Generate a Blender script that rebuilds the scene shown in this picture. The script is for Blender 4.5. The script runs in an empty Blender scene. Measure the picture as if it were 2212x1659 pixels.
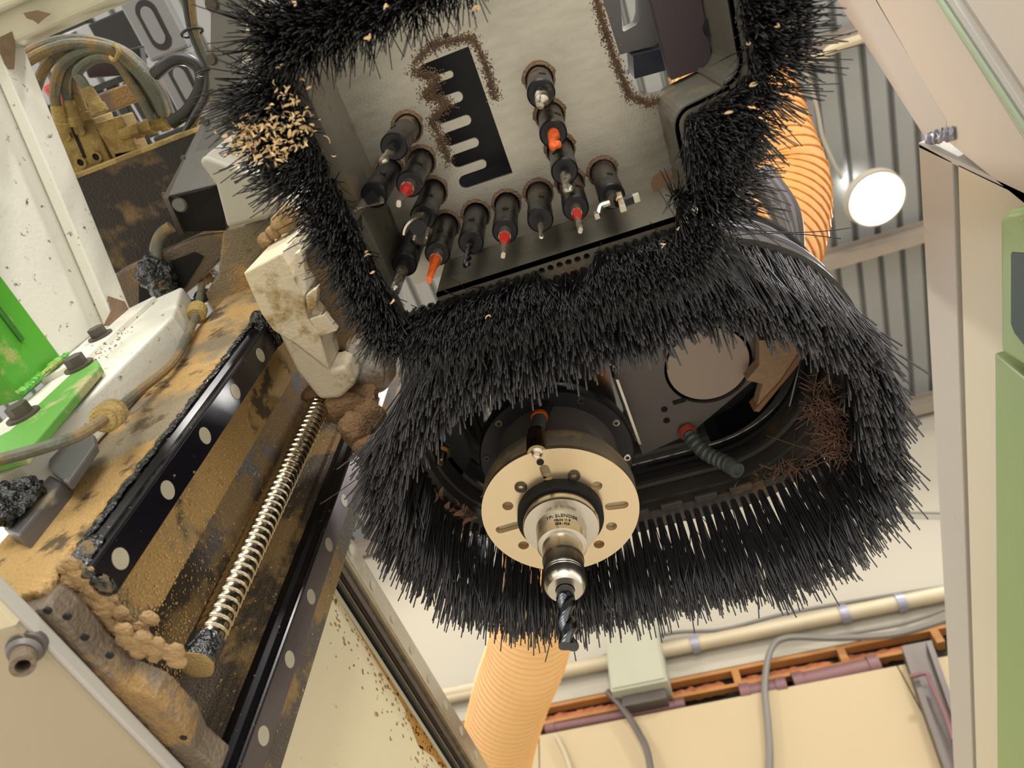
import bpy, bmesh, math, random
import numpy as np
from mathutils import Vector, Matrix, noise
R = random.Random(7)
RN = np.random.default_rng(7)
PI = math.pi
S = bpy.context.scene
COL = S.collection

# ------------------------------------------------------------------ camera
# world origin is the phone that took the picture, held over the machine table; X and Y follow the machine axes
F, CX, CY = 1537.0, 1106.0, 829.5
AX = np.array([0.94569296, -0.27287322, -0.17664944])
AY = np.array([0.32465206, 0.82012304, 0.47116796])
AU = np.array([0.01630516, -0.50292983, 0.86417344])
cam = bpy.data.cameras.new('camera')
cam.sensor_width = 36; cam.lens = 36 * F / 2212
cam.clip_start = 0.01; cam.clip_end = 60
cam.dof.use_dof = True; cam.dof.focus_distance = 0.76; cam.dof.aperture_fstop = 7.5
co = bpy.data.objects.new('camera', cam); COL.objects.link(co)
co.matrix_world = Matrix([[AX[0], -AX[1], -AX[2], 0], [AY[0], -AY[1], -AY[2], 0], [AU[0], -AU[1], -AU[2], 0], [0, 0, 0, 1]])
S.camera = co

# ------------------------------------------------------------------ light
w = bpy.data.worlds.new('world'); S.world = w; w.use_nodes = True
bg = w.node_tree.nodes['Background']
bg.inputs[0].default_value = (1.0, 0.97, 0.935, 1); bg.inputs[1].default_value = 1.35

def area(name, loc, target, size, power, col, shape='DISK'):
    l = bpy.data.lights.new(name, 'AREA'); l.shape = shape; l.size = size; l.energy = power; l.color = col
    if shape == 'RECTANGLE': l.size_y = size * 0.6
    o = bpy.data.objects.new(name, l); COL.objects.link(o); o.location = loc
    o.rotation_euler = (Vector(target) - Vector(loc)).to_track_quat('-Z', 'Y').to_euler()
    return o
area('bay_light_near', (1.9, 2.11, 4.5), (1.0, 1.2, 0), 0.4, 60, (1, 0.97, 0.93))
area('fill_light_left', (-3.2, 1.2, 4.6), (-1.2, 1.2, 0), 0.5, 60, (1, 0.94, 0.86))  # unseen lamp added under the roof on the left for more light
area('fill_light_rear', (1.2, -3.4, 4.6), (0, 0, 0.5), 0.5, 170, (1, 0.95, 0.88))  # unseen lamp added behind the camera to brighten floor and machine
area('rear_fill_panel', (0.8, -4.8, 0.2), (0, 0.4, 0.6), 2.6, 110, (1, 0.96, 0.9), 'RECTANGLE')  # large fill light added behind the camera, no doorway is known there
area('fill_light_far', (-2.2, 3.0, 4.6), (-1.5, 3.2, 0), 0.5, 12, (1, 0.92, 0.82))  # weak extra lamp added out of sight near the back wall
S.view_settings.view_transform = 'Standard'; S.view_settings.look = 'None'
S.view_settings.exposure = 0.5; S.view_settings.gamma = 1.0
S.view_settings.use_curve_mapping = False

# ------------------------------------------------------------------ measuring
def ray(x, y):
    v = np.array([x - CX, y - CY, F]); return np.array([v @ AX, v @ AY, v @ AU])
def Z(x, y, h): r = ray(x, y); return Vector(r * h / r[2])
def OX(x, y, c): r = ray(x, y); return Vector(r * c / r[0])
def OY(x, y, c): r = ray(x, y); return Vector(r * c / r[1])
def Zs(h, pts): return [Z(x, y, h) for x, y in pts]

# ------------------------------------------------------------------ materials
def lin(h):
    h = h.lstrip('#'); c = [int(h[i:i + 2], 16) / 255 for i in (0, 2, 4)]
    return tuple(((v + 0.055) / 1.055) ** 2.4 if v > 0.04045 else v / 12.92 for v in c) + (1,)
MATS = {}
def mat(name, base, rough=0.5, metal=0.0, var=0.12, scale=30, bump=0.0, bscale=300, dust=None, damt=0.5, dscale=8,
        dust2=None, d2amt=0.3, d2scale=20, spec=0.5, transl=0.0, emit=0.0, bdist=0.001, aniso=0.0, stretch=None, coat=0.0):
    if name in MATS: return MATS[name]
    m = bpy.data.materials.new(name); m.use_nodes = True; MATS[name] = m
    nt = m.node_tree; N = nt.nodes; L = nt.links; b = N['Principled BSDF']
    b.inputs['Roughness'].default_value = rough; b.inputs['Metallic'].default_value = metal
    b.inputs['Specular IOR Level'].default_value = spec
    if coat: b.inputs['Coat Weight'].default_value = coat
    tc = N.new('ShaderNodeTexCoord')
    src = tc.outputs['Object']
    if stretch:
        mp = N.new('ShaderNodeMapping'); mp.inputs['Scale'].default_value = stretch
        L.new(src, mp.inputs[0]); srcv = mp.outputs[0]
    else: srcv = src
    c = lin(base)
    nz = N.new('ShaderNodeTexNoise'); nz.inputs['Scale'].default_value = scale; nz.inputs['Detail'].default_value = 4
    L.new(srcv, nz.inputs['Vector'])
    mx = N.new('ShaderNodeMix'); mx.data_type = 'RGBA'
    mx.inputs[6].default_value = tuple(v * (1 - var) for v in c[:3]) + (1,)
    mx.inputs[7].default_value = tuple(min(1, v * (1 + var)) for v in c[:3]) + (1,)
    L.new(nz.outputs[0], mx.inputs[0])
    colr = mx.outputs[2]; facs = []
    for d, amt, sc in ((dust, damt, dscale), (dust2, d2amt, d2scale)):
        if not d: continue
        n2 = N.new('ShaderNodeTexNoise'); n2.inputs['Scale'].default_value = sc; n2.inputs['Detail'].default_value = 7
        n2.inputs['Roughness'].default_value = 0.62
        L.new(src, n2.inputs['Vector'])
        rp = N.new('ShaderNodeValToRGB'); t = 0.5 + (0.5 - amt) * 0.42
        rp.color_ramp.elements[0].position = max(0, t - 0.035); rp.color_ramp.elements[1].position = min(1, t + 0.035)
        L.new(n2.outputs[0], rp.inputs[0])
        n3 = N.new('ShaderNodeTexNoise'); n3.inputs['Scale'].default_value = 450; n3.inputs['Detail'].default_value = 2
        L.new(src, n3.inputs['Vector'])
        md = N.new('ShaderNodeMix'); md.data_type = 'RGBA'; dc = lin(d)
        md.inputs[6].default_value = tuple(v * 0.6 for v in dc[:3]) + (1,); md.inputs[7].default_value = tuple(min(1, v * 1.35) for v in dc[:3]) + (1,)
        L.new(n3.outputs[0], md.inputs[0])
        m2 = N.new('ShaderNodeMix'); m2.data_type = 'RGBA'
        L.new(rp.outputs[0], m2.inputs[0]); L.new(colr, m2.inputs[6]); L.new(md.outputs[2], m2.inputs[7])
        colr = m2.outputs[2]; facs.append(rp.outputs[0])
    L.new(colr, b.inputs['Base Color'])
    if facs:
        f = facs[0]
        if len(facs) > 1:
            mm = N.new('ShaderNodeMath'); mm.operation = 'MAXIMUM'; L.new(facs[0], mm.inputs[0]); L.new(facs[1], mm.inputs[1]); f = mm.outputs[0]
        for inp, lo, hi in (('Roughness', rough, 0.95), ('Metallic', metal, 0.0)):
            mr = N.new('ShaderNodeMapRange'); mr.inputs['To Min'].default_value = lo; mr.inputs['To Max'].default_value = hi
            L.new(f, mr.inputs[0]); L.new(mr.outputs[0], b.inputs[inp])
    else:
        mr = N.new('ShaderNodeMapRange'); mr.inputs['To Min'].default_value = max(0.02, rough - 0.08); mr.inputs['To Max'].default_value = min(1, rough + 0.08)
        L.new(nz.outputs[0], mr.inputs[0]); L.new(mr.outputs[0], b.inputs['Roughness'])
    if bump:
        nb = N.new('ShaderNodeTexNoise'); nb.inputs['Scale'].default_value = bscale; nb.inputs['Detail'].default_value = 3
        L.new(src, nb.inputs['Vector'])
        bp = N.new('ShaderNodeBump'); bp.inputs['Strength'].default_value = bump; bp.inputs['Distance'].default_value = bdist
        L.new(nb.outputs[0], bp.inputs['Height']); L.new(bp.outputs[0], b.inputs['Normal'])
    if transl:
        b.inputs['Subsurface Weight'].default_value = 0
        tr = N.new('ShaderNodeBsdfTranslucent'); L.new(colr, tr.inputs[0])
        ms = N.new('ShaderNodeMixShader'); ms.inputs[0].default_value = transl
        L.new(b.outputs[0], ms.inputs[1]); L.new(tr.outputs[0], ms.inputs[2]); L.new(ms.outputs[0], N['Material Output'].inputs[0])
    if emit:
        b.inputs['Emission Color'].default_value = c; b.inputs['Emission Strength'].default_value = emit
    return m

SAW = '#a98d60'; SAWL = '#c9a566'; SAWD = '#7a5c33'
mt_plate = mat('zinc plate', '#b0ada1', 0.34, 0.7, 0.24, 14, 0.15, 500, stretch=(3, 9, 3))
mt_rim = mat('grey hood steel', '#7a766a', 0.5, 0.5, 0.25, 18, 0.2, 400, dust='#6d5f48', damt=0.3, dscale=25)
mt_black = mat('black painted steel', '#1c1b1f', 0.45, 0.1, 0.3, 20, 0.15, 400)
mt_hood = mat('dark hood rubber', '#45423f', 0.6, 0.0, 0.3, 14, 0.3, 300, dust='#6a5843', damt=0.25, dscale=18)
mt_hoodin = mat('hood inner plate', '#6a6460', 0.5, 0.25, 0.2, 10, 0.15, 400)
mt_bristle = mat('black nylon bristle', '#3a393d', 0.3, 0, 0.35, 60, spec=0.6)
mt_bristle2 = mat('fine black bristle', '#151518', 0.3, 0, 0.4, 60, spec=0.6)
mt_chuck = mat('blackened chuck steel', '#1b1b1e', 0.33, 0.4, 0.3, 90, dust='#55442f', damt=0.08, dscale=70)
mt_chuck2 = mat('worn chuck sleeve steel', '#4a453f', 0.38, 0.7, 0.3, 90, dust='#5e4a33', damt=0.3, dscale=60)
mt_steel = mat('bright ground steel', '#c9c3b6', 0.24, 1.0, 0.08, 60)
mt_ring = mat('turned nose ring steel', '#e2cfac', 0.3, 0.9, 0.05, 20, 0.05, 300, stretch=(1, 1, 6))
mt_ringside = mat('dull ring side steel', '#aba08a', 0.42, 0.6, 0.15, 30, dust='#9a7b52', damt=0.35, dscale=12)
mt_carb = mat('dark carbide', '#55565a', 0.22, 1.0, 0.12, 80)
mt_tip = mat('silver tool steel', '#b9b3a5', 0.28, 0.9, 0.25, 200)
mt_orange = mat('orange coated tool', '#cf5a1e', 0.4, 0, 0.15, 100)
mt_red = mat('red coated tool', '#bb2a22', 0.4, 0, 0.15, 100)
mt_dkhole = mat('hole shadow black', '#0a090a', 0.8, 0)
mt_saw = mat('sawdust', '#9c815a', 0.95, 0, 0.35, 40, 1.0, 350, bdist=0.003)
mt_sawb = mat('brown sawdust', '#7d6550', 0.95, 0, 0.3, 60, 1.0, 500, bdist=0.002)
mt_chip = mat('pale wood chip', '#cdb083', 0.8, 0, 0.25, 50)
mt_wood = mat('splintered wood', '#a08468', 0.85, 0, 0.3, 40, 0.8, 90, stretch=(1, 8, 1), bdist=0.004)
mt_fluff = mat('brown wood fibre', '#8a6a5a', 0.9, 0, 0.3, 60)
mt_cast = mat('dusty slide casting', '#857860', 0.6, 0.1, 0.2, 9, 0.9, 420, dust='#b3925c', damt=0.62, dscale=7, dust2='#5a4c36', d2amt=0.28, d2scale=22, bdist=0.003)
mt_castg = mat('grey cast end face', '#6f6253', 0.6, 0.3, 0.2, 12, 0.8, 260, dust='#8f734a', damt=0.35, dscale=14, bdist=0.003)
mt_castd = mat('dark greasy channel', '#45392a', 0.6, 0, 0.3, 14, 0.9, 420, dust='#8b7148', damt=0.44, dscale=9, dust2='#c7ab78', d2amt=0.12, d2scale=160, bdist=0.003)
mt_rail = mat('linear rail steel', '#6b6366', 0.26, 0.85, 0.15, 12, stretch=(1, 1, 0.2))
mt_railb = mat('black greased rail', '#121117', 0.22, 0.3, 0.3, 20, dust='#a58a57', damt=0.03, dscale=120)
mt_cap = mat('rail bolt cap', '#a09a85', 0.5, 0.2, 0.1, 60)
mt_screw = mat('ball screw steel', '#b0a48c', 0.2, 1.0, 0.15, 30)
mt_grease = mat('black grease with dust', '#15181a', 0.18, 0, 0.5, 60, 1.0, 160, dust='#6f5a34', damt=0.22, dscale=40, spec=0.8, bdist=0.006)
mt_cream = mat('cream machine paint', '#c6c1ae', 0.42, 0, 0.05, 5, 0.35, 260, bdist=0.0006)
mt_creamd = mat('cream paint with glue stains', '#cdc2a2', 0.42, 0, 0.06, 5, 0.2, 260, dust='#a5813f', damt=0.07, dscale=26, bdist=0.0006)
mt_white = mat('white textured paint', '#d3d2c6', 0.38, 0, 0.05, 6, 0.3, 200, dust='#5a564c', damt=0.12, dscale=75, bdist=0.0015)
mt_post = mat('grey cream paint', '#aca8a0', 0.45, 0, 0.06, 3, 0.15, 300, dust='#8a7250', damt=0.02, dscale=10)
mt_green = mat('bright green paint', '#4c9a2c', 0.32, 0, 0.1, 8, 0.35, 200, dust='#98a25a', damt=0.3, dscale=14, bdist=0.001)
mt_greenr = mat('soft green paint', '#839a66', 0.45, 0, 0.06, 8, 0.4, 140, bdist=0.001)
mt_greend = mat('dark green tinted glass', '#1f3a3a', 0.55, 0, 0.1, 5)
mt_slide = mat('dusty white block paint', '#d6cab0', 0.5, 0, 0.1, 9, 0.5, 260, dust='#a08856', damt=0.36, dscale=9, bdist=0.0015)
mt_oil = mat('oily dark plate', '#241d17', 0.55, 0.1, 0.35, 10, 0.5, 300, dust='#7d6748', damt=0.36, dscale=6, bdist=0.003)
mt_dusty = mat('dust covered fitting', '#8c7648', 0.8, 0.1, 0.2, 30, 0.9, 420, dust='#a9935a', damt=0.5, dscale=20, bdist=0.002)
mt_hoseg = mat('grey green hose', '#5c5d50', 0.55, 0, 0.25, 30, 0.6, 300, dust='#857150', damt=0.55, dscale=14, bdist=0.002)
mt_hoseb = mat('black rubber hose', '#2a2a2b', 0.38, 0, 0.3, 30, 0.1, 300)
mt_galv = mat('grey sheet channel', '#6f6e6e', 0.4, 0.5, 0.2, 10, 0.2, 300, dust='#8f8468', damt=0.2, dscale=12)
mt_chain = mat('black chain plastic', '#141417', 0.4, 0, 0.2, 20)
mt_chains = mat('grey chain side plastic', '#77787a', 0.3, 0.2, 0.15, 14)
mt_redp = mat('red plastic cover', '#c04a38', 0.4, 0, 0.1, 10)
mt_duct = mat('amber polyurethane duct', '#f2bd73', 0.35, 0, 0.06, 6, transl=0.3)
mt_duct2 = mat('pale amber duct', '#efcf98', 0.4, 0, 0.05, 6, transl=0.25)
mt_ductr = mat('duct spiral rib', '#dc9c4c', 0.4, 0, 0.08, 6, transl=0.2)
mt_deck = mat('galvanised roof deck', '#8d8e8c', 0.45, 0.45, 0.12, 1.5, 0.1, 8)
mt_purlin = mat('grey painted joist', '#8f8478', 0.5, 0.2, 0.15, 5)
mt_wallw = mat('white painted board', '#a19a8a', 0.8, 0, 0.04, 0.8, 0.1, 20)
mt_wallc = mat('cream painted drywall', '#a89675', 0.8, 0, 0.05, 1.2, 0.1, 20)
mt_pipe = mat('painted pipe', '#ada084', 0.5, 0.1, 0.12, 6)
mt_stud = mat('pine framing timber', '#9c6a34', 0.7, 0, 0.25, 8, 0.3, 40)
mt_insul = mat('orange insulation', '#a86440', 0.95, 0, 0.35, 10, 1.0, 30, bdist=0.03)
mt_copper = mat('purple brown painted pipe', '#6d4a4a', 0.5, 0.1, 0.2, 6)
mt_steelb = mat('dark steel column', '#58504a', 0.5, 0.4, 0.25, 8)
mt_cable = mat('grey cable', '#6a655c', 0.5, 0, 0.1, 6)
mt_boxg = mat('grey green junction box paint', '#9c9a86', 0.5, 0, 0.08, 4)
mt_floor = mat('concrete floor', '#d6d1c8', 0.8, 0, 0.15, 3)
mt_lamp = mat('lamp diffuser', '#ffffff', 0.5, emit=30)
mt_brass = mat('nickel fitting', '#a38f6c', 0.25, 1.0, 0.2, 60)
mt_plast = mat('grey green plastic segment', '#4f5652', 0.45, 0, 0.15, 40)
mt_band = mat('grey strap', '#8a8a96', 0.35, 0.3, 0.2, 20)

# ------------------------------------------------------------------ mesh helpers
def link(name, me, m, parent=None, smooth=False, bevel=0.0, seg=2):
    o = bpy.data.objects.new(name, me); COL.objects.link(o)
    if m: me.materials.append(m)
    if smooth:
        me.polygons.foreach_set('use_smooth', [True] * len(me.polygons))
    if bevel:
        b = o.modifiers.new('bevel', 'BEVEL'); b.width = bevel; b.segments = seg; b.limit_method = 'ANGLE'; b.angle_limit = 0.6
        b.harden_normals = False
    if parent: o.parent = parent
    return o
def empty(name, loc=(0, 0, 0)):
    o = bpy.data.objects.new(name, None); o.empty_display_size = 0.02; COL.objects.link(o)
    return o
def tag(o, label, cat, group=None, kind=None):
    if label: o['label'] = label
    if cat: o['category'] = cat
    if group: o['group'] = group
    if kind: o['kind'] = kind
    return o
def lab(o, label): o['label'] = label; return o
def struct(o): o['kind'] = 'structure'; return o
def stuff(o): o['kind'] = 'stuff'; return o

class G:
    def __init__(s): s.v = []; s.f = []; s.sm = []
    def add(s, v, f, sm=False):
        n = len(s.v); s.v += [tuple(p) for p in v]; s.f += [[i + n for i in q] for q in f]; s.sm += [sm] * len(f); return s
    def prism(s, poly, vec):
        poly = [Vector(p) for p in poly]; vec = Vector(vec); n = len(poly)
        nor = Vector((0, 0, 0))
        for i in range(n): nor += poly[i].cross(poly[(i + 1) % n])
        if nor.dot(vec) > 0: poly = poly[::-1]
        v = poly + [p + vec for p in poly]
        f = [list(range(n)), list(range(2 * n - 1, n - 1, -1))] + [[i + n, (i + 1) % n + n, (i + 1) % n, i][::1] for i in range(n)]
        return s.add(v, f)
    def box(s, a, b):
        (x0, y0, z0) = [min(p) for p in zip(a, b)]; (x1, y1, z1) = [max(p) for p in zip(a, b)]
        return s.prism([(x0, y0, z0), (x1, y0, z0), (x1, y1, z0), (x0, y1, z0)], (0, 0, z1 - z0))
    def frame(s, d):
        d = Vector(d).normalized(); u = d.orthogonal().normalized(); return d, u, d.cross(u)
    def lathe(s, o, d, prof, n=32, sm=True, caps=True, a0=0):
        # prof: list of (distance along d, radius)
        o = Vector(o); d, u, w_ = s.frame(d); v = []
        for t, r in prof:
            for k in range(n):
                a = a0 + 2 * PI * k / n; v.append(o + d * t + (u * math.cos(a) + w_ * math.sin(a)) * r)
        f = []
        for i in range(len(prof) - 1):
            for k in range(n):
                a = i * n + k; b = i * n + (k + 1) % n; f.append([a, b, b + n, a + n])
        s.add(v, f, sm)
        if caps:
            base = len(s.v) - len(v); m = len(prof)
            s.f.append([base + k for k in range(n)][::-1]); s.sm.append(False)
            s.f.append([base + (m - 1) * n + k for k in range(n)]); s.sm.append(False)
        return s
    def tube(s, pts, r, n=8, caps=True, rs=None, sm=True):
        pts = [Vector(p) for p in pts]; m = len(pts); v = []
        t = (pts[1] - pts[0]).normalized(); u = t.orthogonal().normalized()
        for i, p in enumerate(pts):
            t = (pts[min(i + 1, m - 1)] - pts[max(i - 1, 0)]).normalized()
            u = (u - t * u.dot(t)).normalized(); w_ = t.cross(u)
            rr = rs[i] if rs else r
            for k in range(n):
                a = 2 * PI * k / n; v.append(p + (u * math.cos(a) + w_ * math.sin(a)) * rr)
        f = [[i * n + k, i * n + (k + 1) % n, (i + 1) * n + (k + 1) % n, (i + 1) * n + k] for i in range(m - 1) for k in range(n)]
        s.add(v, f, sm)
        if caps:
            b = len(s.v) - len(v)
            s.f.append([b + k for k in range(n)][::-1]); s.sm.append(False)
            s.f.append([b + (m - 1) * n + k for k in range(n)]); s.sm.append(False)
        return s
    def blob(s, c, r, sub=2, amp=0.35, sq=(1, 1, 1), rng=R):
        bm = bmesh.new(); bmesh.ops.create_icosphere(bm, subdivisions=sub, radius=1)
        for q in bm.verts:
            d0 = Vector(q.co); sd = Vector(c) * 90
            k = 1 + amp * (1.6 * noise.noise(d0 * 1.7 + sd) + 0.8 * noise.noise(d0 * 4.5 + sd) + 0.35 * (rng.random() - 0.5))
            q.co = Vector((q.co.x * sq[0], q.co.y * sq[1], q.co.z * sq[2])) * r * k + Vector(c)
        bm.verts.index_update()
        s.add([q.co for q in bm.verts], [[x.index for x in fc.verts] for fc in bm.faces], True); bm.free(); return s
    def obj(s, name, m, parent=None, bevel=0.0, seg=2):
        me = bpy.data.meshes.new(name); me.from_pydata(s.v, [], s.f)
        me.polygons.foreach_set('use_smooth', s.sm); me.validate(); me.update()
        if any(s.sm): me.set_sharp_from_angle(angle=0.62)
        return link(name, me, m, parent, bevel=bevel, seg=seg)

def smooth(pts, n=8):
    P = [Vector(p) for p in pts]; P = [P[0] * 2 - P[1]] + P + [P[-1] * 2 - P[-2]]; out = []
    for i in range(1, len(P) - 2):
        for k in range(n):
            t = k / n; a, b, c, d = P[i - 1:i + 3]
            out.append(0.5 * ((2 * b) + (c - a) * t + (2 * a - 5 * b + 4 * c - d) * t * t + (3 * b - a - 3 * c + d) * t ** 3))
    out.append(P[-2]); return out
def arc(cx, cy, r, a0, a1, n=10): return [(cx + r * math.cos(math.radians(a0 + (a1 - a0) * k / n)), cy + r * math.sin(math.radians(a0 + (a1 - a0) * k / n))) for k in range(n + 1)]
def sheet(name, outline, holes, z, th, m, parent=None, bevel=0.0):
    """flat horizontal plate with real holes, from z upward"""
    cu = bpy.data.curves.new(name, 'CURVE'); cu.dimensions = '2D'; cu.fill_mode = 'BOTH'; cu.extrude = th / 2
    for poly in [outline] + holes:
        sp = cu.splines.new('POLY'); sp.points.add(len(poly) - 1)
        for i, p in enumerate(poly): sp.points[i].co = (p[0], p[1], 0, 1)
        sp.use_cyclic_u = True
    t = bpy.data.objects.new('tmp', cu); COL.objects.link(t)
    dg = bpy.context.evaluated_depsgraph_get(); me = bpy.data.meshes.new_from_object(t.evaluated_get(dg))
    bpy.data.objects.remove(t); bpy.data.curves.remove(cu)
    me.name = name
    for v in me.vertices: v.co.z += z + th / 2
    me.materials.clear()
    return link(name, me, m, parent, bevel=bevel)
def circ(x, y, r, n=24): return [(x + r * math.cos(2 * PI * k / n), y + r * math.sin(2 * PI * k / n)) for k in range(n)]
def text_mesh(s, size, depth):
    cu = bpy.data.curves.new('txt', 'FONT'); cu.body = s; cu.size = size; cu.extrude = depth; cu.align_x = 'CENTER'
    t = bpy.data.objects.new('tmp', cu); COL.objects.link(t)
    dg = bpy.context.evaluated_depsgraph_get(); me = bpy.data.meshes.new_from_object(t.evaluated_get(dg))
    bpy.data.objects.remove(t); me.materials.clear(); return me

def bristles(name, roots, dirs, L, r, m, parent, curl=0.12, segs=4, taper=1.0, stray=0.02, kind='stuff'):
    """many thin three-sided hairs; roots, dirs: (n,3) arrays; L (n,)"""
    n = len(roots)
    side = RN.normal(size=(n, 3)); side -= dirs * (np.sum(side * dirs, 1) / np.sum(dirs * dirs, 1))[:, None]
    side *= (curl * L * np.abs(RN.normal(size=n)))[:, None]
    ts = np.linspace(0, 1, segs)
    e1 = np.cross(dirs, [0.3, 1, 0.1]); e1 /= np.linalg.norm(e1, axis=1)[:, None]
    e2 = np.cross(dirs, e1); e2 /= np.linalg.norm(e2, axis=1)[:, None]
    V = np.zeros((n, segs, 3, 3))
    for i, t in enumerate(ts):
        c = roots + dirs * (L * t)[:, None] + side * (t * t)
        rr = r * (1 - (1 - taper) * t)
        for k in range(3):
            a = 2 * PI * k / 3; V[:, i, k] = c + rr * (e1 * math.cos(a) + e2 * math.sin(a))
    V = V.reshape(-1, 3)
    base = (np.arange(n) * segs * 3)[:, None, None]
    q = []
    for i in range(segs - 1):
        for k in range(3):
            a = i * 3 + k; b = i * 3 + (k + 1) % 3; q.append([a, b, b + 3, a + 3])
    q = np.array(q)[None] + base
    q = q.reshape(-1, 4); tcap = (np.array([[(segs - 1) * 3, (segs - 1) * 3 + 1, (segs - 1) * 3 + 2]])[None] + base).reshape(-1, 3)
    me = bpy.data.meshes.new(name)
    nq, nt = len(q), len(tcap)
    me.vertices.add(len(V)); me.vertices.foreach_set('co', V.ravel())
    me.loops.add(nq * 4 + nt * 3); me.loops.foreach_set('vertex_index', np.concatenate([q.ravel(), tcap.ravel()]))
    me.polygons.add(nq + nt)
    me.polygons.foreach_set('loop_start', np.concatenate([np.arange(nq) * 4, nq * 4 + np.arange(nt) * 3]))
    me.polygons.foreach_set('loop_total', np.concatenate([np.full(nq, 4), np.full(nt, 3)]))
    me.update(calc_edges=True)
    o = link(name, me, m, parent)
    if kind: o['kind'] = kind
    return o
def tuft(parent, x, y, z, n, rad, L, out, flare, spread, r, m, curl=0.1, segs=4, Lv=0.07, name='bristle_tuft', down=-1.0):
    a = RN.uniform(0, 2 * PI, n); q = rad * np.sqrt(RN.uniform(0, 1, n))
    off = np.stack([np.cos(a) * q, np.sin(a) * q, np.zeros(n)], 1)
    roots = np.array([x, y, z]) + off
    d = np.tile(np.array([0, 0, down]), (n, 1)) + np.array([out[0], out[1], 0]) * (flare + RN.normal(size=n) * spread * 0.7)[:, None]
    d += off / rad * spread * 0.9 + RN.normal(size=(n, 3)) * spread * 0.5 * np.array([1, 1, 0])
    d /= np.linalg.norm(d, axis=1)[:, None]
    Ls = L * (1 + RN.normal(size=n) * Lv)
    return bristles(name, roots, d, Ls, r, m, parent, curl, segs, kind=None)
def chips(name, c, n, spread, size, m, parent=None):
    g = G()
    for _ in range(n):
        p = Vector(c) + Vector([R.gauss(0, s_) for s_ in spread]); L_ = size * R.uniform(0.5, 1.5); wd = L_ * R.uniform(0.2, 0.5)
        rot = Matrix.Rotation(R.uniform(0, 6.3), 3, Vector((R.gauss(0, 1), R.gauss(0, 1), R.gauss(0, 1))).normalized())
        pts = []
        for k in range(4):
            t = k / 3 - 0.5; pts.append((t * L_, 0.5 * wd * math.sin(PI * (k + 0.5) / 4), L_ * 0.25 * math.sin(PI * k / 3) ))
        v = [rot @ Vector((a, b, c_)) + p for a, b, c_ in pts] + [rot @ Vector((a, -b, c_)) + p for a, b, c_ in pts]
        v += [q + rot @ Vector((0, 0, size * 0.08)) for q in v]
        f = []
        for k in range(3): f += [[k, k + 1, k + 5, k + 4], [k + 12, k + 13, k + 9, k + 8], [k, k + 8, k + 9, k + 1], [k + 4, k + 5, k + 13, k + 12]]
        f += [[0, 4, 12, 8], [3, 11, 15, 7]]
        g.add(v, f)
    return g.obj(name, m, parent)
def socket_screw(p, d, r, parent, m=None, name='socket_screw', washer=False):
    g = G(); p = Vector(p); d = Vector(d).normalized()
    g.lathe(p, d, [(-r * 1.2, r), (r * 0.1, r), (r * 0.25, r * 0.85), (r * 0.25, r * 0.5), (-r * 0.5, r * 0.48)], 16, sm=False, caps=True)
    if washer: g.lathe(p - d * r * 1.4, d, [(0, r * 1.7), (r * 0.3, r * 1.7)], 20, sm=False)
    return g.obj(name, m or mt_steel, parent)
def hexbolt(p, d, r, parent, m, name='bolt'):
    g = G(); g.lathe(p, d, [(0, r * 1.5), (r * 0.25, r * 1.5)], 20, sm=False); g.lathe(p, d, [(0, r), (r * 1.3, r)], 6, sm=False)
    return g.obj(name, m, parent)

# ================================================================== SETTING
H_C = 5.0; Y_W = 4.0
fl = G().box((-6, -6, -1.3), (6, 4.2, -1.2)).obj('floor', mt_floor); struct(fl)
# ribbed roof deck: ribs run along Y
ceil = empty('ceiling'); struct(ceil)
x = -6; prof = []
while x < 6:
    prof += [(x, 0), (x + 0.102, 0), (x + 0.117, 0.045), (x + 0.135, 0.045), (x + 0.15, 0)]; x += 0.152
g = G()
v = [(a, -6, H_C + b) for a, b in prof] + [(a, 4.1, H_C + b) for a, b in prof]; n = len(prof)
g.add(v, [[i, i + n, i + n + 1, i + 1] for i in range(n - 1)]); g.obj('deck_sheet', mt_deck, ceil)
def joist(y, z=H_C, w_=0.09, h=0.16):
    o = empty('steel_joist')
    g = G().box((-5, y - w_ / 2, z - 0.012), (5.2, y + w_ / 2, z - 0.001)); g.obj('flange', mt_purlin, o)
    g = G().box((-5, y - 0.006, z - h), (5.2, y + 0.006, z - 0.012)); g.obj('web', mt_purlin, o)
    g = G().box((-5, y - w_ / 2, z - h - 0.012), (5.2, y + w_ / 2, z - h)); g.obj('flange', mt_purlin, o)
    return o
tag(joist(2.42), 'painted steel roof joist just below the bright round lamp', 'joist', 'roof joists')
tag(joist(0.98, h=0.1, w_=0.06), 'steel roof joist crossing behind the top right brush corner', 'joist', 'roof joists')
o = joist(3.9, h=0.14); tag(o, 'steel roof joist where the ribbed roof meets the white wall', 'joist', 'roof joists')
# back wall
bw = empty('wall_back'); struct(bw)
G().box((-6, 4.0, 2.98), (6, 4.14, 5.2)).obj('upper_board', mt_wallw, bw)
xs = [-6, -2.9, -1.22, 0.92, 6]
for a, b in zip(xs[:-1], xs[1:]): G().box((a + 0.004, 3.93, -1.2), (b - 0.004, 4.09, 2.725)).obj('drywall_sheet', mt_wallc, bw)
G().box((-6, 4.1, 2.7), (6, 4.14, 3.0)).obj('backing_board', mat('dark wall cavity', '#2a1f1c', 0.9), bw)
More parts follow.
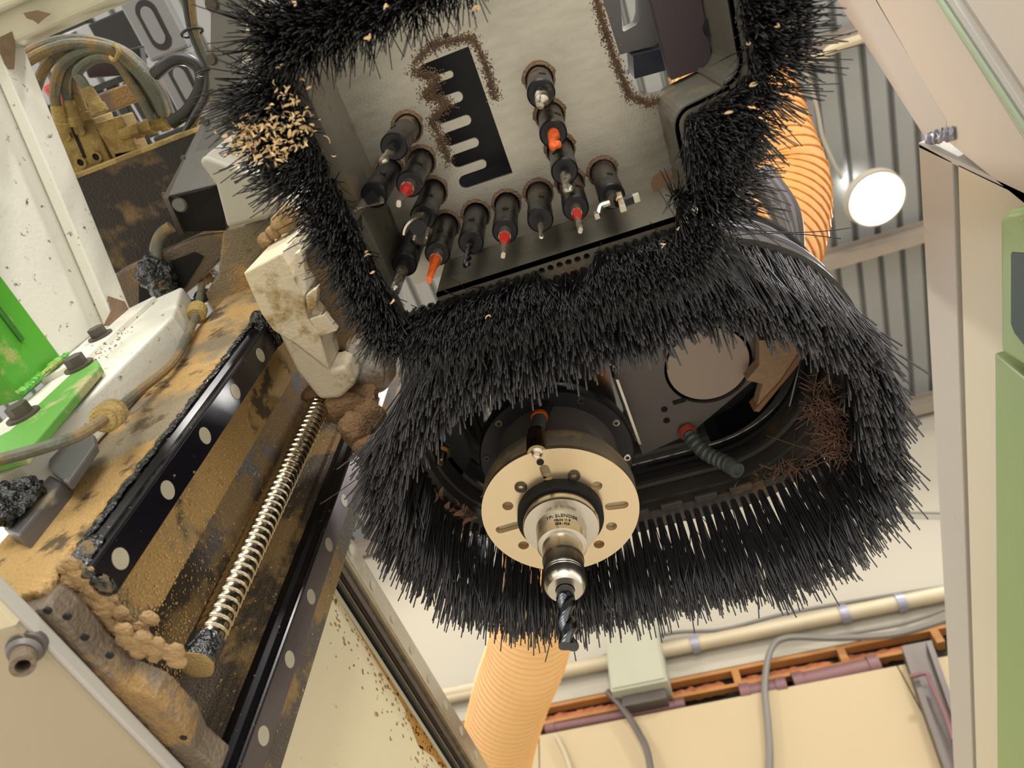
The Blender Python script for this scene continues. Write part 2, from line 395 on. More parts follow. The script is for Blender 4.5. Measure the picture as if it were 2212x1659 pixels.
# open header between the boards: timber, insulation
G().box((-2.2, 4.0, 2.955), (1.5, 4.06, 2.985)).obj('timber_plate', mt_stud, bw)
G().box((-2.2, 4.0, 2.845), (1.0, 4.05, 2.868)).obj('timber_plate', mt_stud, bw)
for xx in (-2.0, -1.25, -0.62, 0.02, 0.66, 1.2): G().box((xx, 4.0, 2.868), (xx + 0.045, 4.07, 2.955)).obj('timber_stud', mt_stud, bw)
for xx, n in ((-1.18, 0.5), (-0.55, 0.52), (0.09, 0.52), (0.72, 0.35)):
    g = G()
    for k in range(9): g.blob((xx + n * k / 9, 4.07, 2.9), 0.06, 2, 0.25, (1.1, 0.45, 0.7))
    stuff(g.obj('insulation', mt_insul, bw))
# things on the wall
o = empty('horizontal_pipe'); tag(o, 'thick painted pipe running along the white wall above the open header', 'pipe')
pa, pb = OY(1420, 1408, 3.93), OY(2075, 1275, 3.93); dd = (pb - pa).normalized()
G().tube([pa - dd * 1.6, pb + dd * 2.5], 0.045, 16).obj('pipe_run', mt_pipe, o)
for t in (0.12, 0.62, 0.8): G().tube([pa.lerp(pb, t), pa.lerp(pb, t) + dd * 0.05], 0.056, 16).obj('coupling', mt_band, o)
def cable(name, pts, r, m, label, cat='cable', n=8, grp=None):
    o = G().tube(smooth(pts, 8), r, n).obj(name, m); tag(o, label, cat, grp); return o
cable('wall_cable', [OY(x, y, 3.95) for x, y in ((1250, 1440), (1430, 1372), (1560, 1360), (1700, 1325), (1900, 1290), (2080, 1262))], 0.012, mt_cable, 'thin grey cable clipped just above the thick wall pipe')
cable('wall_cable', [OY(x, y, 3.9) for x, y in ((1655, 1800), (1662, 1640), (1658, 1560), (1652, 1480), (1665, 1405), (1700, 1378), (1800, 1378), (1920, 1372), (2000, 1352), (2080, 1325))], 0.02, mt_cable, 'dark grey cable that drops down the drywall in front of the open header')
cable('wall_cable', [OY(x, y, 3.95) for x, y in ((1810, 1372), (1920, 1354), (1990, 1335), (2080, 1300))], 0.01, mt_cable, 'thin pale cable between the pipe and the thick dropping cable')
cable('conduit', [OY(x, y, 3.88) for x, y in ((1312, 1494), (1345, 1530), (1378, 1580), (1402, 1640), (1420, 1800))], 0.02, mt_steelb, 'bent conduit dropping from the left foot of the wall box', 'conduit')
cable('wall_cable', [OY(x, y, 3.9) for x, y in ((1200, 1585), (1225, 1640), (1260, 1760))], 0.012, mt_pipe, 'short cream cable at the left edge of the drywall below the header')
cable('wall_cable', [OY(x, y, 3.96) for x, y in ((1990, 1108), (1940, 1107), (1880, 1110), (1800, 1112))][::-1] + [OY(2080, 1110, 3.96)], 0.008, mt_cable, 'thin cable crossing the bare white wall beside the hood')
o = G().tube([OY(925, 1518, 3.93), OY(1060, 1490, 3.93)], 0.03, 14).obj('wall_pipe', mt_pipe); tag(o, 'short white pipe visible left of the lower amber duct', 'pipe')
def purple(name, a, b, r, label):
    o = empty(name); tag(o, label, 'pipe', 'purple brown pipes in the wall header')
    d_ = (b - a).normalized(); G().tube([a, b], r, 16).obj('pipe_run', mt_copper, o)
    for p in (a, b - d_ * 0.06): G().tube([p, p + d_ * 0.06], r * 1.18, 16).obj('collar', mt_copper, o)
purple('header_pipe', OY(1180, 1577, 3.97), OY(1480, 1520, 3.97), 0.03, 'purple brown pipe in the header right of the lower amber duct')
purple('header_pipe', OY(1600, 1500, 3.97), OY(1700, 1483, 3.97), 0.05, 'short purple brown pipe end behind the dropping cable')
purple('header_pipe', OY(1715, 1478, 3.98), OY(1900, 1438, 3.98), 0.055, 'thick purple brown pipe in the header beside the steel column')
# junction box
o = empty('wall_junction_box'); tag(o, 'grey green electrical box mounted on the wall below the hood', 'electrical box')
c0, c1, c2, c3 = OY(1306, 1378, 3.8), OY(1412, 1356, 3.8), OY(1436, 1478, 3.8), OY(1322, 1503, 3.8)
G().prism([(c0.x, 3.8, 3.3), (c1.x + 0.02, 3.8, 3.3), (c1.x + 0.02, 3.8, 2.83), (c0.x, 3.8, 2.83)], (0, 0.17, 0)).obj('enclosure', mt_boxg, o, 0.006)
G().box((c0.x + 0.012, 3.79, 2.845), (c1.x + 0.008, 3.8, 3.285)).obj('box_door', mt_boxg, o, 0.004)
G().box((c0.x + 0.05, 3.86, 2.76), (c1.x - 0.01, 3.96, 2.83)).obj('wire_trough', mt_steelb, o, 0.004)
# steel column in the right corner
o = empty('steel_column'); tag(o, 'dark steel wall column beside the right machine panel', 'column')
g = G(); cx = 1.02
g.prism([OY(1950, 1395, 3.88), OY(2000, 1385, 3.88), OY(2090, 1640, 3.88), OY(2100, 1800, 3.88), OY(2060, 1800, 3.88), OY(2045, 1640, 3.88)], (0, 0.012, 0))
g.obj('web', mt_steelb, o)
for da, db in (((1948, 1398), (2054, 1700)), ((2000, 1385), (2110, 1700))):
    p, q = OY(*da, 3.83), OY(*db, 3.83); G().prism([p, p + Vector((0.03, 0, 0)), q + Vector((0.03, 0, 0)), q], (0, 0.1, 0)).obj('flange', mt_steelb, o)
G().tube(smooth([OY(x, y, 3.8) for x, y in ((1965, 1462), (2000, 1455), (2010, 1475), (2040, 1540), (2060, 1600))]), 0.012, 8).obj('conduit_bend', mt_copper, o)
# high bay lamp
o = empty('high_bay_lamp', (0, 0, 0)); tag(o, 'round bright bay lamp glowing under the ribbed roof', 'lamp')
lc = Z(1893, 430, 4.66)
G().lathe(lc, (0, 0, 1), [(0, 0.165), (0.002, 0.165)], 40, False).obj('diffuser', mt_lamp, o)
G().lathe(lc + Vector((0, 0, -0.01)), (0, 0, 1), [(0, 0.185), (0, 0.172), (0.03, 0.172), (0.06, 0.19), (0.1, 0.17), (0.16, 0.1), (0.2, 0.04)], 40, caps=False).obj('housing', mt_wallw, o)
G().tube([lc + Vector((0, 0, 0.18)), (lc.x, lc.y, H_C)], 0.008, 8).obj('hanger', mt_cable, o)
cable('ceiling_cable', [Z(x, y, 4.9) for x, y in ((1738, 150), (1760, 215), (1768, 250), (1778, 300), (1800, 350), (1818, 385))], 0.012, mt_wallw, 'loose white cable hanging beside the upper amber duct')
o = G().tube(smooth([Z(x, y, 4.75) for x, y in ((1640, 148), (1700, 140), (1770, 125), (1800, 105), (1865, 82))]), 0.03, 10).obj('ceiling_pipe', mt_pipe); tag(o, 'thin pale pipe under the roof behind the top right brush', 'pipe')

# ================================================================== AMBER DUCTS
def duct(name, pts, r, pitch, m, mr, label):
    o = empty(name); tag(o, label, 'duct')
    P = smooth(pts, 14); g = G(); rs = []
    # resample finely for corrugation
    L_ = [0]
    for a, b in zip(P[:-1], P[1:]): L_.append(L_[-1] + (b - a).length)
    N_ = int(L_[-1] / (pitch / 4)); Q = []; j = 0
    for i in range(N_ + 1):
        s_ = L_[-1] * i / N_
        while j < len(L_) - 2 and L_[j + 1] < s_: j += 1
        t = (s_ - L_[j]) / max(1e-9, L_[j + 1] - L_[j]); Q.append(P[j].lerp(P[j + 1], t)); rs.append(r * (1 + 0.014 * math.sin(2 * PI * s_ / pitch)))
    g.tube(Q, r, 40, caps=False, rs=rs); g.obj('hose_wall', m, o)
    g = G(); k = 0
    hx = []
    t0 = (Q[1] - Q[0]).normalized(); u = t0.orthogonal().normalized()
    for i in range(len(Q)):
        t0 = (Q[min(i + 1, len(Q) - 1)] - Q[max(0, i - 1)]).normalized(); u = (u - t0 * u.dot(t0)).normalized(); w_ = t0.cross(u)
        for s_ in range(6):
            ph = 2 * PI * (i + s_ / 6) / 4
            nx = Q[min(i + 1, len(Q) - 1)]; c = Q[i].lerp(nx, s_ / 6)
            hx.append(c + (u * math.cos(ph) + w_ * math.sin(ph)) * r * 1.012)
    g.tube(hx, r * 0.022, 5); g.obj('spiral_rib', mr, o)
    return o
duct('extraction_duct', [Z(1540, 60, 1.75), Z(1630, 330, 1.5), Z(1660, 430, 1.42), Z(1630, 550, 1.3), Z(1530, 640, 1.2)], 0.115, 0.02, mt_duct, mt_ductr, 'amber spiral extraction duct arching beside the bright lamp')
duct('extraction_duct', [Z(1165, 1230, 1.5), Z(1140, 1400, 1.5), Z(1105, 1500, 1.5), Z(1075, 1620, 1.5), Z(1050, 1800, 1.45)], 0.125, 0.024, mt_duct2, mt_duct, 'pale amber extraction duct hanging below the spindle tool against the wall')

# ================================================================== ROUTER SPINDLE
SX, SY = -0.128, 0.507
sp = empty('router_spindle'); tag(sp, 'dark router spindle with a bright slotted nose ring inside the oblong hood', 'spindle')
D = (0, 0, 1)
def L(z0, prof, m, name, parent, n=64): return G().lathe((SX, SY, 0), D, [(z0 + a, r) for a, r in prof], n).obj(name, m, parent)
# nose ring: plate with slots and holes, plus side
holes = []
def slot(a, r0, r1, wd, n=8):
    a = math.radians(a); ca, sa = math.cos(a), math.sin(a); pts = []
    for k in range(n + 1):
        t = -PI / 2 + PI * k / n; pts.append((r1 + wd * math.cos(t), wd * math.sin(t)))
    for k in range(n + 1):
        t = PI / 2 + PI * k / n; pts.append((r0 + wd * math.cos(t), wd * math.sin(t)))
    return [(SX + ca * px - sa * py, SY + sa * px + ca * py) for px, py in pts]
for a in (5, 97, 187): holes.append(slot(a, 0.052, 0.0665, 0.0052))
for a in (-22, -50, 40, 140, 168, 207, 225): holes.append(circ(SX + 0.063 * math.cos(math.radians(a)), SY + 0.063 * math.sin(math.radians(a)), 0.0055, 16))
hs = [73 + 180, 128 + 0]
inner = circ(SX, SY, 0.0475, 64)
def wang(px, py): # world angle of a pixel on the ring face
    p = Z(px, py, 0.612); return math.degrees(math.atan2(p.y - SY, p.x - SX)), math.hypot(p.x - SX, p.y - SY)
holes = []
for q in ((1289, 1050), (1097, 1093), (1321, 1137), (1131, 1178), (1294, 1176)):
    a, r_ = wang(*q); holes.append(circ(SX + r_ * math.cos(math.radians(a)), SY + r_ * math.sin(math.radians(a)), 0.0062, 18))
for q, q2 in (((1325, 1096), (1347, 1087)), ((1108, 1138), (1080, 1143)), ((1185, 1028), (1172, 1013))):
    a, r0 = wang(*q); a2, r1 = wang(*q2); holes.append(slot((a + a2) / 2, min(r0, r1) - 0.004, max(r0, r1), 0.0052))
rg = sheet('nose_ring', circ(SX, SY, 0.0875, 96), [inner] + holes, 0.612, 0.006, mt_ring, sp)
L(0.6185, [(0, 0.0875), (0.024, 0.0875), (0.036, 0.083), (0.038, 0.06)], mt_ringside, 'ring_body', sp, 96)
L(0.619, [(0, 0.086), (0.0005, 0.05)], mt_dkhole, 'ring_inner_face', sp, 64)
for q in ((1240, 1027), (1125, 1052)):
    p = Z(*q, 0.612); socket_screw((p.x, p.y, 0.611), (0, 0, -1), 0.0068, rg, mt_chuck2)
G().lathe(Z(1167, 998, 0.612) + Vector((0, 0, -0.0002)), (0, 0, -1), [(0, 0.004), (0.0006, 0.004)], 16).obj('pin_hole', mt_dkhole, sp)
L(0.6, [(0.0, 0.0475), (0.03, 0.0475)], mt_dkhole, 'nose_recess', sp)
L(0.655, [(0, 0.07), (0.04, 0.072), (0.06, 0.075), (0.09, 0.075)], mt_hoodin, 'spindle_neck', sp)
fl_ = L(0.715, [(0, 0.078), (0, 0.094), (0.004, 0.096), (0.02, 0.096)], mt_black, 'mounting_flange', sp)
for k in range(10):
    a = math.radians(18 + 36 * k); p = (SX + 0.087 * math.cos(a), SY + 0.087 * math.sin(a), 0.715)
    socket_screw(p, (0, 0, -1), 0.005, fl_, mt_steel if k % 3 == 0 else mt_chuck2)
L(0.735, [(0, 0.085), (0.2, 0.085)], mt_black, 'spindle_housing', sp)
# small round fitting clamped on the ring edge
c = Z(1160, 965, 0.625)
G().lathe(c + Vector((0, 0, -0.012)), D, [(0, 0.008), (0, 0.0105), (0.002, 0.0115), (0.036, 0.0115)], 28).obj('air_fitting', mt_brass, sp)
G().lathe(c + Vector((0, 0, -0.0125)), D, [(0, 0.002), (-0.002, 0.0045), (0.001, 0.0075)], 20).obj('fitting_screw', mt_steel, sp)
q = Z(1165, 905, 0.68)
G().tube([c + Vector((0, 0, 0.02)), q], 0.0085, 16).obj('fitting_hose', mt_plast, sp)
G().tube([q, q + (q - c).normalized() * 0.006], 0.0098, 18).obj('release_collar', mt_orange, sp)
G().tube([q, q + Vector((0.01, 0.01, 0.05))], 0.008, 14).obj('air_tube', mt_black, sp)

# tool holder
th = empty('tool_holder'); tag(th, 'polished steel tapered tool holder clamped in the spindle nose', 'tool holder')
def LH(prof, m, name, n=72): return G().lathe((SX, SY, 0), D, prof, n).obj(name, m, th)
LH([(0.5845, 0.027), (0.586, 0.0405), (0.588, 0.0415), (0.5975, 0.0415), (0.5985, 0.037), (0.6005, 0.037), (0.6015, 0.0415), (0.606, 0.0415)], mt_steel, 'clamping_collar')
LH([(0.606, 0.0385), (0.616, 0.0385), (0.6165, 0.0415), (0.618, 0.0415), (0.64, 0.034)], mt_chuck, 'gripper_flange')
LH([(0.556, 0.023), (0.5575, 0.0262), (0.58, 0.0268), (0.586, 0.0275)], mt_steel, 'engraved_sleeve')
LH([(0.524, 0.0205), (0.556, 0.0212)], mt_ringside if False else mt_steel, 'taper_body')
LH([(0.5237, 0.0206), (0.5232, 0.0211), (0.5185, 0.0211), (0.518, 0.0208), (0.5175, 0.0212), (0.5155, 0.0212), (0.515, 0.0209), (0.5145, 0.0214), (0.5065, 0.0214), (0.500, 0.0195), (0.4975, 0.0172), (0.4975, 0.0095), (0.51, 0.009)][::-1], mt_steel, 'grooved_nut')
LH([(0.5352, 0.0213), (0.5356, 0.02135), (0.538, 0.02135)], mt_chuck2, 'heat_tint_band')
def wrap_text(s_, size, zc, r, name):
    me = text_mesh(s_, size, 0.00015)
    ang0 = math.atan2(0 - SY, 0 - SX)
    for v_ in me.vertices:
        a = ang0 + v_.co.x / r + 0.06; rr = r + v_.co.z + 0.0001
        h = zc + v_.co.y
        v_.co = (SX + rr * math.cos(a), SY + rr * math.sin(a), h)
    return link(name, me, mt_chuck, th)
wrap_text('TP- SLENDER', 0.0062, 0.5745, 0.0268, 'engraving'); wrap_text('Made in S', 0.0045, 0.5685, 0.0267, 'engraving'); wrap_text('0SB1425', 0.0045, 0.563, 0.0266, 'engraving')
# end mill
def twist(g, p, d, r, Ln, turns, web=0.42, n=20, m=40, power=1.6, flutes=2, tip=0.0):
    p = Vector(p); d, u, w_ = g.frame(d); v = []
    for i in range(m + 1):
        t = i / m; ph = 2 * PI * turns * t; k_ = 1.0 if (tip <= 0 or t < 1 - tip) else max(0.02, (1 - t) / tip)
        for k in range(n):
            a = 2 * PI * k / n; q_ = abs(math.cos(a * flutes / 2)); rr = r * (web + (1 - web) * min(1, (q_ ** power) * 1.25)) * k_
            v.append(p + d * Ln * t + (u * math.cos(a + ph) + w_ * math.sin(a + ph)) * rr)
    f = [[i * n + k, i * n + (k + 1) % n, (i + 1) * n + (k + 1) % n, (i + 1) * n + k] for i in range(m) for k in range(n)]
    b = len(g.v); g.add(v, f, False); g.f.append([b + m * n + k for k in range(n)]); g.sm.append(False); return g
em = empty('router_bit'); tag(em, 'large dark carbide spiral router bit held in the polished tool holder', 'router bit')
G().lathe((SX, SY, 0.505), (0, 0, -1), [(0, 0.0088), (0.018, 0.0088)], 32).obj('shank', mt_carb, em)
twist(G(), (SX, SY, 0.487), (0, 0, -1), 0.0092, 0.056, 1.05, web=0.5, n=32, m=60).obj('spiral_flutes', mt_carb, em)

# ================================================================== OBLONG DUST HOOD
CA, CB, CYH, HR = -0.128, 0.062, 0.480, 0.176
def stad(r, n=24):
    return [(CB + r * math.cos(a), CYH + r * math.sin(a)) for a in np.linspace(-PI / 2, PI / 2, n)] + [(CA + r * math.cos(a), CYH + r * math.sin(a)) for a in np.linspace(PI / 2, 3 * PI / 2, n)]
dh = empty('oblong_dust_hood'); tag(dh, 'black oblong dust hood with a long nylon brush skirt around the spindle', 'dust hood')
ZR = 0.73
sheet('brush_flange', stad(HR + 0.014, 40), [stad(HR - 0.016, 40)[::-1]], ZR, 0.018, mt_hood, dh)
def wall_strip(g, outline, z0, z1, th):
    n = len(outline); inn = []
    for i in range(n):
        p, q = Vector(outline[i - 1]), Vector(outline[(i + 1) % n]); t = (q - p).normalized(); inn.append((outline[i][0] - t.y * th, outline[i][1] + t.x * th))
    v = [(a, b, z0) for a, b in outline] + [(a, b, z1) for a, b in outline] + [(a, b, z0) for a, b in inn] + [(a, b, z1) for a, b in inn]
    f = []
    for i in range(n):
        j = (i + 1) % n; f += [[i, j, j + n, i + n], [j + 2 * n, i + 2 * n, i + 3 * n, j + 3 * n], [j, i, i + 2 * n, j + 2 * n], [i + n, j + n, j + 3 * n, i + 3 * n]]
    return g.add(v, f, False)
wall_strip(G(), stad(HR - 0.016, 40), 0.748, 0.83, 0.004).obj('inner_wall', mt_hood, dh)
wall_strip(G(), stad(HR + 0.012, 40), 0.748, 0.80, 0.004).obj('outer_wall', mt_hood, dh)
for k, (r_, z_) in enumerate(((HR - 0.028, 0.765), (HR - 0.038, 0.785), (HR - 0.05, 0.805))):
    wall_strip(G(), stad(r_, 40), z_, z_ + 0.007, 0.006).obj('seal_lip', mt_black if k % 2 else mt_hood, dh)
for z_, r_ in ((0.765, HR + 0.016), (0.785, HR + 0.014), (0.805, HR + 0.012)):
    wall_strip(G(), stad(r_, 40), z_, z_ + 0.008, 0.004).obj('outer_band', mt_band if z_ == 0.765 else mt_hood, dh)
# raised pads along the far flange
for k in range(6):
    xx = -0.07 + 0.045 * k
    G().box((xx, CYH + HR - 0.026, 0.724), (xx + 0.03, CYH + HR - 0.014, 0.731)).obj('flange_pad', mt_hood, dh, 0.002)
# inner plate with round cover
pl_out = [(0.0, 0.36), (0.19, 0.36), (0.21, 0.44), (0.2, 0.49), (0.04, 0.585), (-0.03, 0.60), (-0.03, 0.36)]
ip = sheet('inner_plate', pl_out, [circ(0.083, 0.49, 0.056, 48)], 0.80, 0.006, mt_hoodin, dh)
G().lathe((0.083, 0.49, 0.803), D, [(0, 0.052), (0.003, 0.052)], 48).obj('round_cover', mat('dusty round cover', '#b09f90', 0.6, 0, 0.08, 6), dh)
G().box((0.028, 0.527, 0.7985), (0.045, 0.533, 0.801)).obj('cover_slot', mt_dkhole, dh)
for px in ((1435, 884), (1440, 908)):
    p = Z(*px, 0.8); G().lathe(p + Vector((0, 0, -0.0008)), D, [(0, 0.0045), (0.001, 0.0045)], 16).obj('plate_hole', mt_dkhole, ip)
sheet('upper_shell', stad(HR - 0.01, 40), [circ(SX, SY, 0.1, 48)], 0.845, 0.005, mt_black, dh)
# curved inner duct wall at the right end
wall_strip(G(), [(CB + 0.12 * math.cos(a), CYH + 0.12 * math.sin(a)) for a in np.linspace(-1.0, PI / 2, 20)] + [(CB + 0.118 * math.cos(a), CYH + 0.118 * math.sin(a)) for a in np.linspace(PI / 2, -1.0, 20)], 0.79, 0.84, 0.002).obj('inner_curve_wall', mt_black, dh)
# bracket plate left with nipple
bk = Zs(0.765, ((905, 905), (985, 890), (1020, 985), (985, 1060), (905, 1010)))
G().prism(bk, (0, 0, 0.006)).obj('bracket_plate', mt_black, dh, 0.001)
nb = Z(955, 975, 0.765)
ni = G().lathe(nb, (0, 0, -1), [(0, 0.013), (0.004, 0.013), (0.004, 0.009), (0.008, 0.009)], 6, False).lathe(nb + Vector((0, 0, -0.008)), (0, 0, -1), [(0, 0.007)] + [(0.001 * k, 0.0062 if k % 2 else 0.007) for k in range(1, 18)] + [(0.018, 0.005), (0.016, 0.004)], 20).obj('threaded_nipple', mt_brass, dh)
for a_, b_ in (((1322, 815), (1372, 955)), ((1330, 820), (1380, 960))):
    G().prism([Z(*a_, 0.75), Z(a_[0] + 6, a_[1], 0.75), Z(b_[0] + 6, b_[1], 0.75), Z(*b_, 0.75)], (0, 0, 0.03)).obj('guide_strip', mt_steel if a_[0] == 1330 else mt_black, dh)
G().tube([Z(1010, 870, 0.77), Z(1045, 955, 0.77)], 0.004, 8).obj('guide_rod', mt_chuck2, dh)
# segmented blow nozzle
nz = [Z(1488, 938, 0.79), Z(1500, 955, 0.775), Z(1520, 975, 0.76), Z(1545, 990, 0.745), Z(1568, 1000, 0.73), Z(1592, 1016, 0.71)]
bn = empty('blow_nozzle'); tag(bn, 'dark segmented blow nozzle bent under the hood plate right of the spindle', 'nozzle')
NP = smooth(nz, 6)
for i in range(0, len(NP) - 2, 3):
    a_, b_ = NP[i], NP[min(i + 3, len(NP) - 1)]; d_ = (b_ - a_); ln = d_.length
    G().lathe(a_ - d_ * 0.15, d_, [(0, 0.006), (ln * 0.1, 0.0095), (ln * 0.7, 0.0105), (ln * 1.1, 0.008)], 20).obj('nozzle_segment', mt_plast, bn)
d_ = (NP[-1] - NP[-4]).normalized()
G().lathe(NP[-1], d_, [(-0.012, 0.0105), (0.0, 0.0105), (0.002, 0.0095), (0.002, 0.006), (-0.01, 0.0058)], 24, caps=False).obj('nozzle_tip', mt_plast, bn)
G().lathe(NP[-1] - d_ * 0.008, d_, [(0, 0.0058), (0.001, 0.0058)], 16).obj('nozzle_bore', mt_dkhole, bn)
G().tube([nz[0], nz[0] + (nz[0] - nz[1]) * 0.5], 0.0115, 14).obj('inlet_collar', mt_redp, bn)
G().tube([nz[0] + (nz[0] - nz[1]) * 0.4, nz[0] + (nz[0] - nz[1]) * 1.2], 0.008, 12).obj('inlet_elbow', mt_brass, bn)
# brush skirt tufts
per = []; N1 = 122
out1 = stad(HR, 200); cum = [0]
for i in range(len(out1)):
    a_, b_ = out1[i], out1[(i + 1) % len(out1)]; cum.append(cum[-1] + math.dist(a_, b_))
def at_len(s_):
    s_ %= cum[-1]; i = max(0, np.searchsorted(cum, s_) - 1); t = (s_ - cum[i]) / (cum[i + 1] - cum[i] + 1e-12)
    a_, b_ = out1[i], out1[(i + 1) % len(out1)]; p = (a_[0] + (b_[0] - a_[0]) * t, a_[1] + (b_[1] - a_[1]) * t)
    tx, ty = b_[0] - a_[0], b_[1] - a_[1]; l_ = math.hypot(tx, ty) or 1; return p, (ty / l_, -tx / l_)
for i in range(N1):
    for row in (0, 1):
        (px, py), (nx, ny) = at_len(cum[-1] * (i + 0.15 * row) / N1)
        o_ = 0.006 if row else -0.006
        G_, Ln = (0.20, 0.13)
        far = py > CYH + 0.08; left = px < CA - 0.04
        if far and row: continue
        fl = 0.02 + 0.06 * max(0, -nx) - (0.20 if py < CYH + 0.06 else 0.08) * max(0, nx) - (0.10 if py < CYH - 0.1 else 0)
        if far: tuft(dh, px, py, ZR + 0.004, 46, 0.0034, 0.150 + (0.014 if 0.06 < px else 0), (nx, ny), fl + 0.03, 0.035, 0.00085, mt_bristle, curl=0.04)
        else: tuft(dh, px + nx * o_, py + ny * o_, ZR + 0.004, 30, 0.0038, (0.15 if px < 0.04 else 0.138) if py < CYH - 0.1 else 0.14, (nx, ny), fl + (0.06 if row else -0.02), 0.036, 0.00098, mt_bristle, curl=0.035)
# stray long bristles
rt = np.array([[-0.24, 0.62, 0.725], [-0.26, 0.61, 0.722], [0.02, 0.655, 0.72], [0.09, 0.655, 0.72], [0.0, 0.656, 0.72], [-0.3, 0.42, 0.7], [0.13, 0.3, 0.73], [0.15, 0.3, 0.73]])
dr = np.array([[0.5, 0.1, -0.6], [0.6, 0.1, -0.55], [0.3, 0.1, -0.8], [0.35, 0.1, -0.8], [0.4, 0.1, -0.8], [-0.5, 0, -0.6], [0.9, 0.15, -0.1], [0.8, 0.3, -0.3]]); dr /= np.linalg.norm(dr, axis=1)[:, None]
bristles('loose_bristles', rt, dr, np.array([0.14, 0.13, 0.15, 0.15, 0.15, 0.12, 0.1, 0.1]), 0.0007, mt_bristle, dh, 0.12, 8)
# debris in the hood
wb = empty('wood_offcut'); tag(wb, 'splintered orange wood offcut jammed in the right end of the hood', 'wood offcut')
wp = [(1640, 735), (1735, 735), (1720, 770), (1680, 830), (1632, 888), (1648, 830), (1612, 822), (1640, 790)]
g = G().prism(Zs(0.775, wp), (0, 0, 0.018)); g.obj('broken_face', mt_wood, wb, 0.001)
G().prism(Zs(0.772, ((1738, 745), (1752, 755), (1640, 890), (1628, 888), (1690, 820))), (0, 0, 0.022)).obj('sawn_edge', mat('sawn wood edge', '#8f6a4c', 0.8, 0, 0.2, 30), wb)
def fluff(name, c, n, sp_, L_, label):
    rt = np.array(c) + RN.normal(size=(n, 3)) * np.array(sp_); d_ = RN.normal(size=(n, 3)); d_ /= np.linalg.norm(d_, axis=1)[:, None]
    o = bristles(name, rt, d_, L_ * RN.uniform(0.5, 1.4, n), 0.0007, mt_fluff, None, 0.8, 5); tag(o, label, 'wood fibre'); return o
o = fluff('wood_fibre', Z(1785, 890, 0.715), 420, (0.009, 0.018, 0.014), 0.012, 'brown tangle of wood fibre caught inside the right end of the brush skirt')
o = fluff('wood_fibre', Z(1805, 960, 0.70), 300, (0.006, 0.012, 0.014), 0.012, 'lower brown wood fibre tail hanging inside the right brush end')
o = fluff('wood_fibre', Z(1720, 1010, 0.72), 160, (0.02, 0.006, 0.006), 0.01, 'sparse brown fibre on the far right of the hood flange')
o = chips('wood_shavings', Z(985, 1120, 0.715), 46, (0.022, 0.026, 0.006), 0.013, mt_fluff); tag(o, 'dull brown shavings lying on the far left of the hood flange', 'shavings', kind='stuff')

# ================================================================== DRILL UNIT
du = empty('drill_unit_hood'); tag(du, 'grey metal drilling unit hood with brush edge above the spindle hood', 'dust hood')
PZ, RZ = 0.71, 0.62
chk = [(-0.0155, 0.0875), (-0.0155, 0.121), (-0.0155, 0.154), (-0.0155, 0.188), (-0.0485, 0.188), (-0.082, 0.188), (-0.115, 0.188), (-0.148, 0.188), (-0.181, 0.188), (-0.1475, 0.152), (-0.1475, 0.121), (-0.1475, 0.0875), (-0.181, 0.12), (0.0175, 0.188)]
comb = [(-0.0675, 0.040), (-0.0665, 0.16)]
ys = [0.047, 0.066, 0.088, 0.110, 0.1315, 0.153]; hw = 0.0065
for i in range(5, -1, -1):
    xe = -0.1135 if i else -0.1125
    comb += [(xe + 0.0065 * math.cos(t), ys[i] + hw * math.sin(t)) for t in np.linspace(PI / 2, 3 * PI / 2, 9)]
    if i:
        yb = (ys[i] + ys[i - 1]) / 2; hb = (ys[i] - ys[i - 1]) / 2 - hw
        comb += [(-0.092 + hb * math.cos(t), yb + hb * math.sin(t)) for t in np.linspace(PI / 2, -PI / 2, 7)]
comb = comb[:2] + [(x_, y_) for x_, y_ in comb[2:]]
plate = [(-0.205, -0.12), (0.055, -0.12), (0.057, 0.045), (0.0605, 0.10), (0.064, 0.118)] + [(0.078 + 0.012 * math.cos(t), 0.120 + 0.012 * math.sin(t)) for t in np.linspace(PI, PI / 2, 5)] + [(0.092, 0.134), (0.0925, 0.15), (0.088, 0.232), (0.083, 0.238), (-0.205, 0.238)]
hl = [circ(a, b, 0.0135, 24) for a, b in chk] + [comb, circ(*Z(964, 78, PZ)[:2], 0.0028, 14), [(-0.165, 0.206), (-0.17, 0.222), (-0.158, 0.226), (-0.152, 0.212)]]
sheet('drill_plate', plate, hl, PZ, 0.004, mt_plate, du)
G().lathe(Z(1430, 395, PZ) + Vector((0, 0, -0.0006)), D, [(0, 0.011), (0.0008, 0.011)], 24).obj('plug_disc', mat('brown plug', '#8a6a55', 0.6), du)
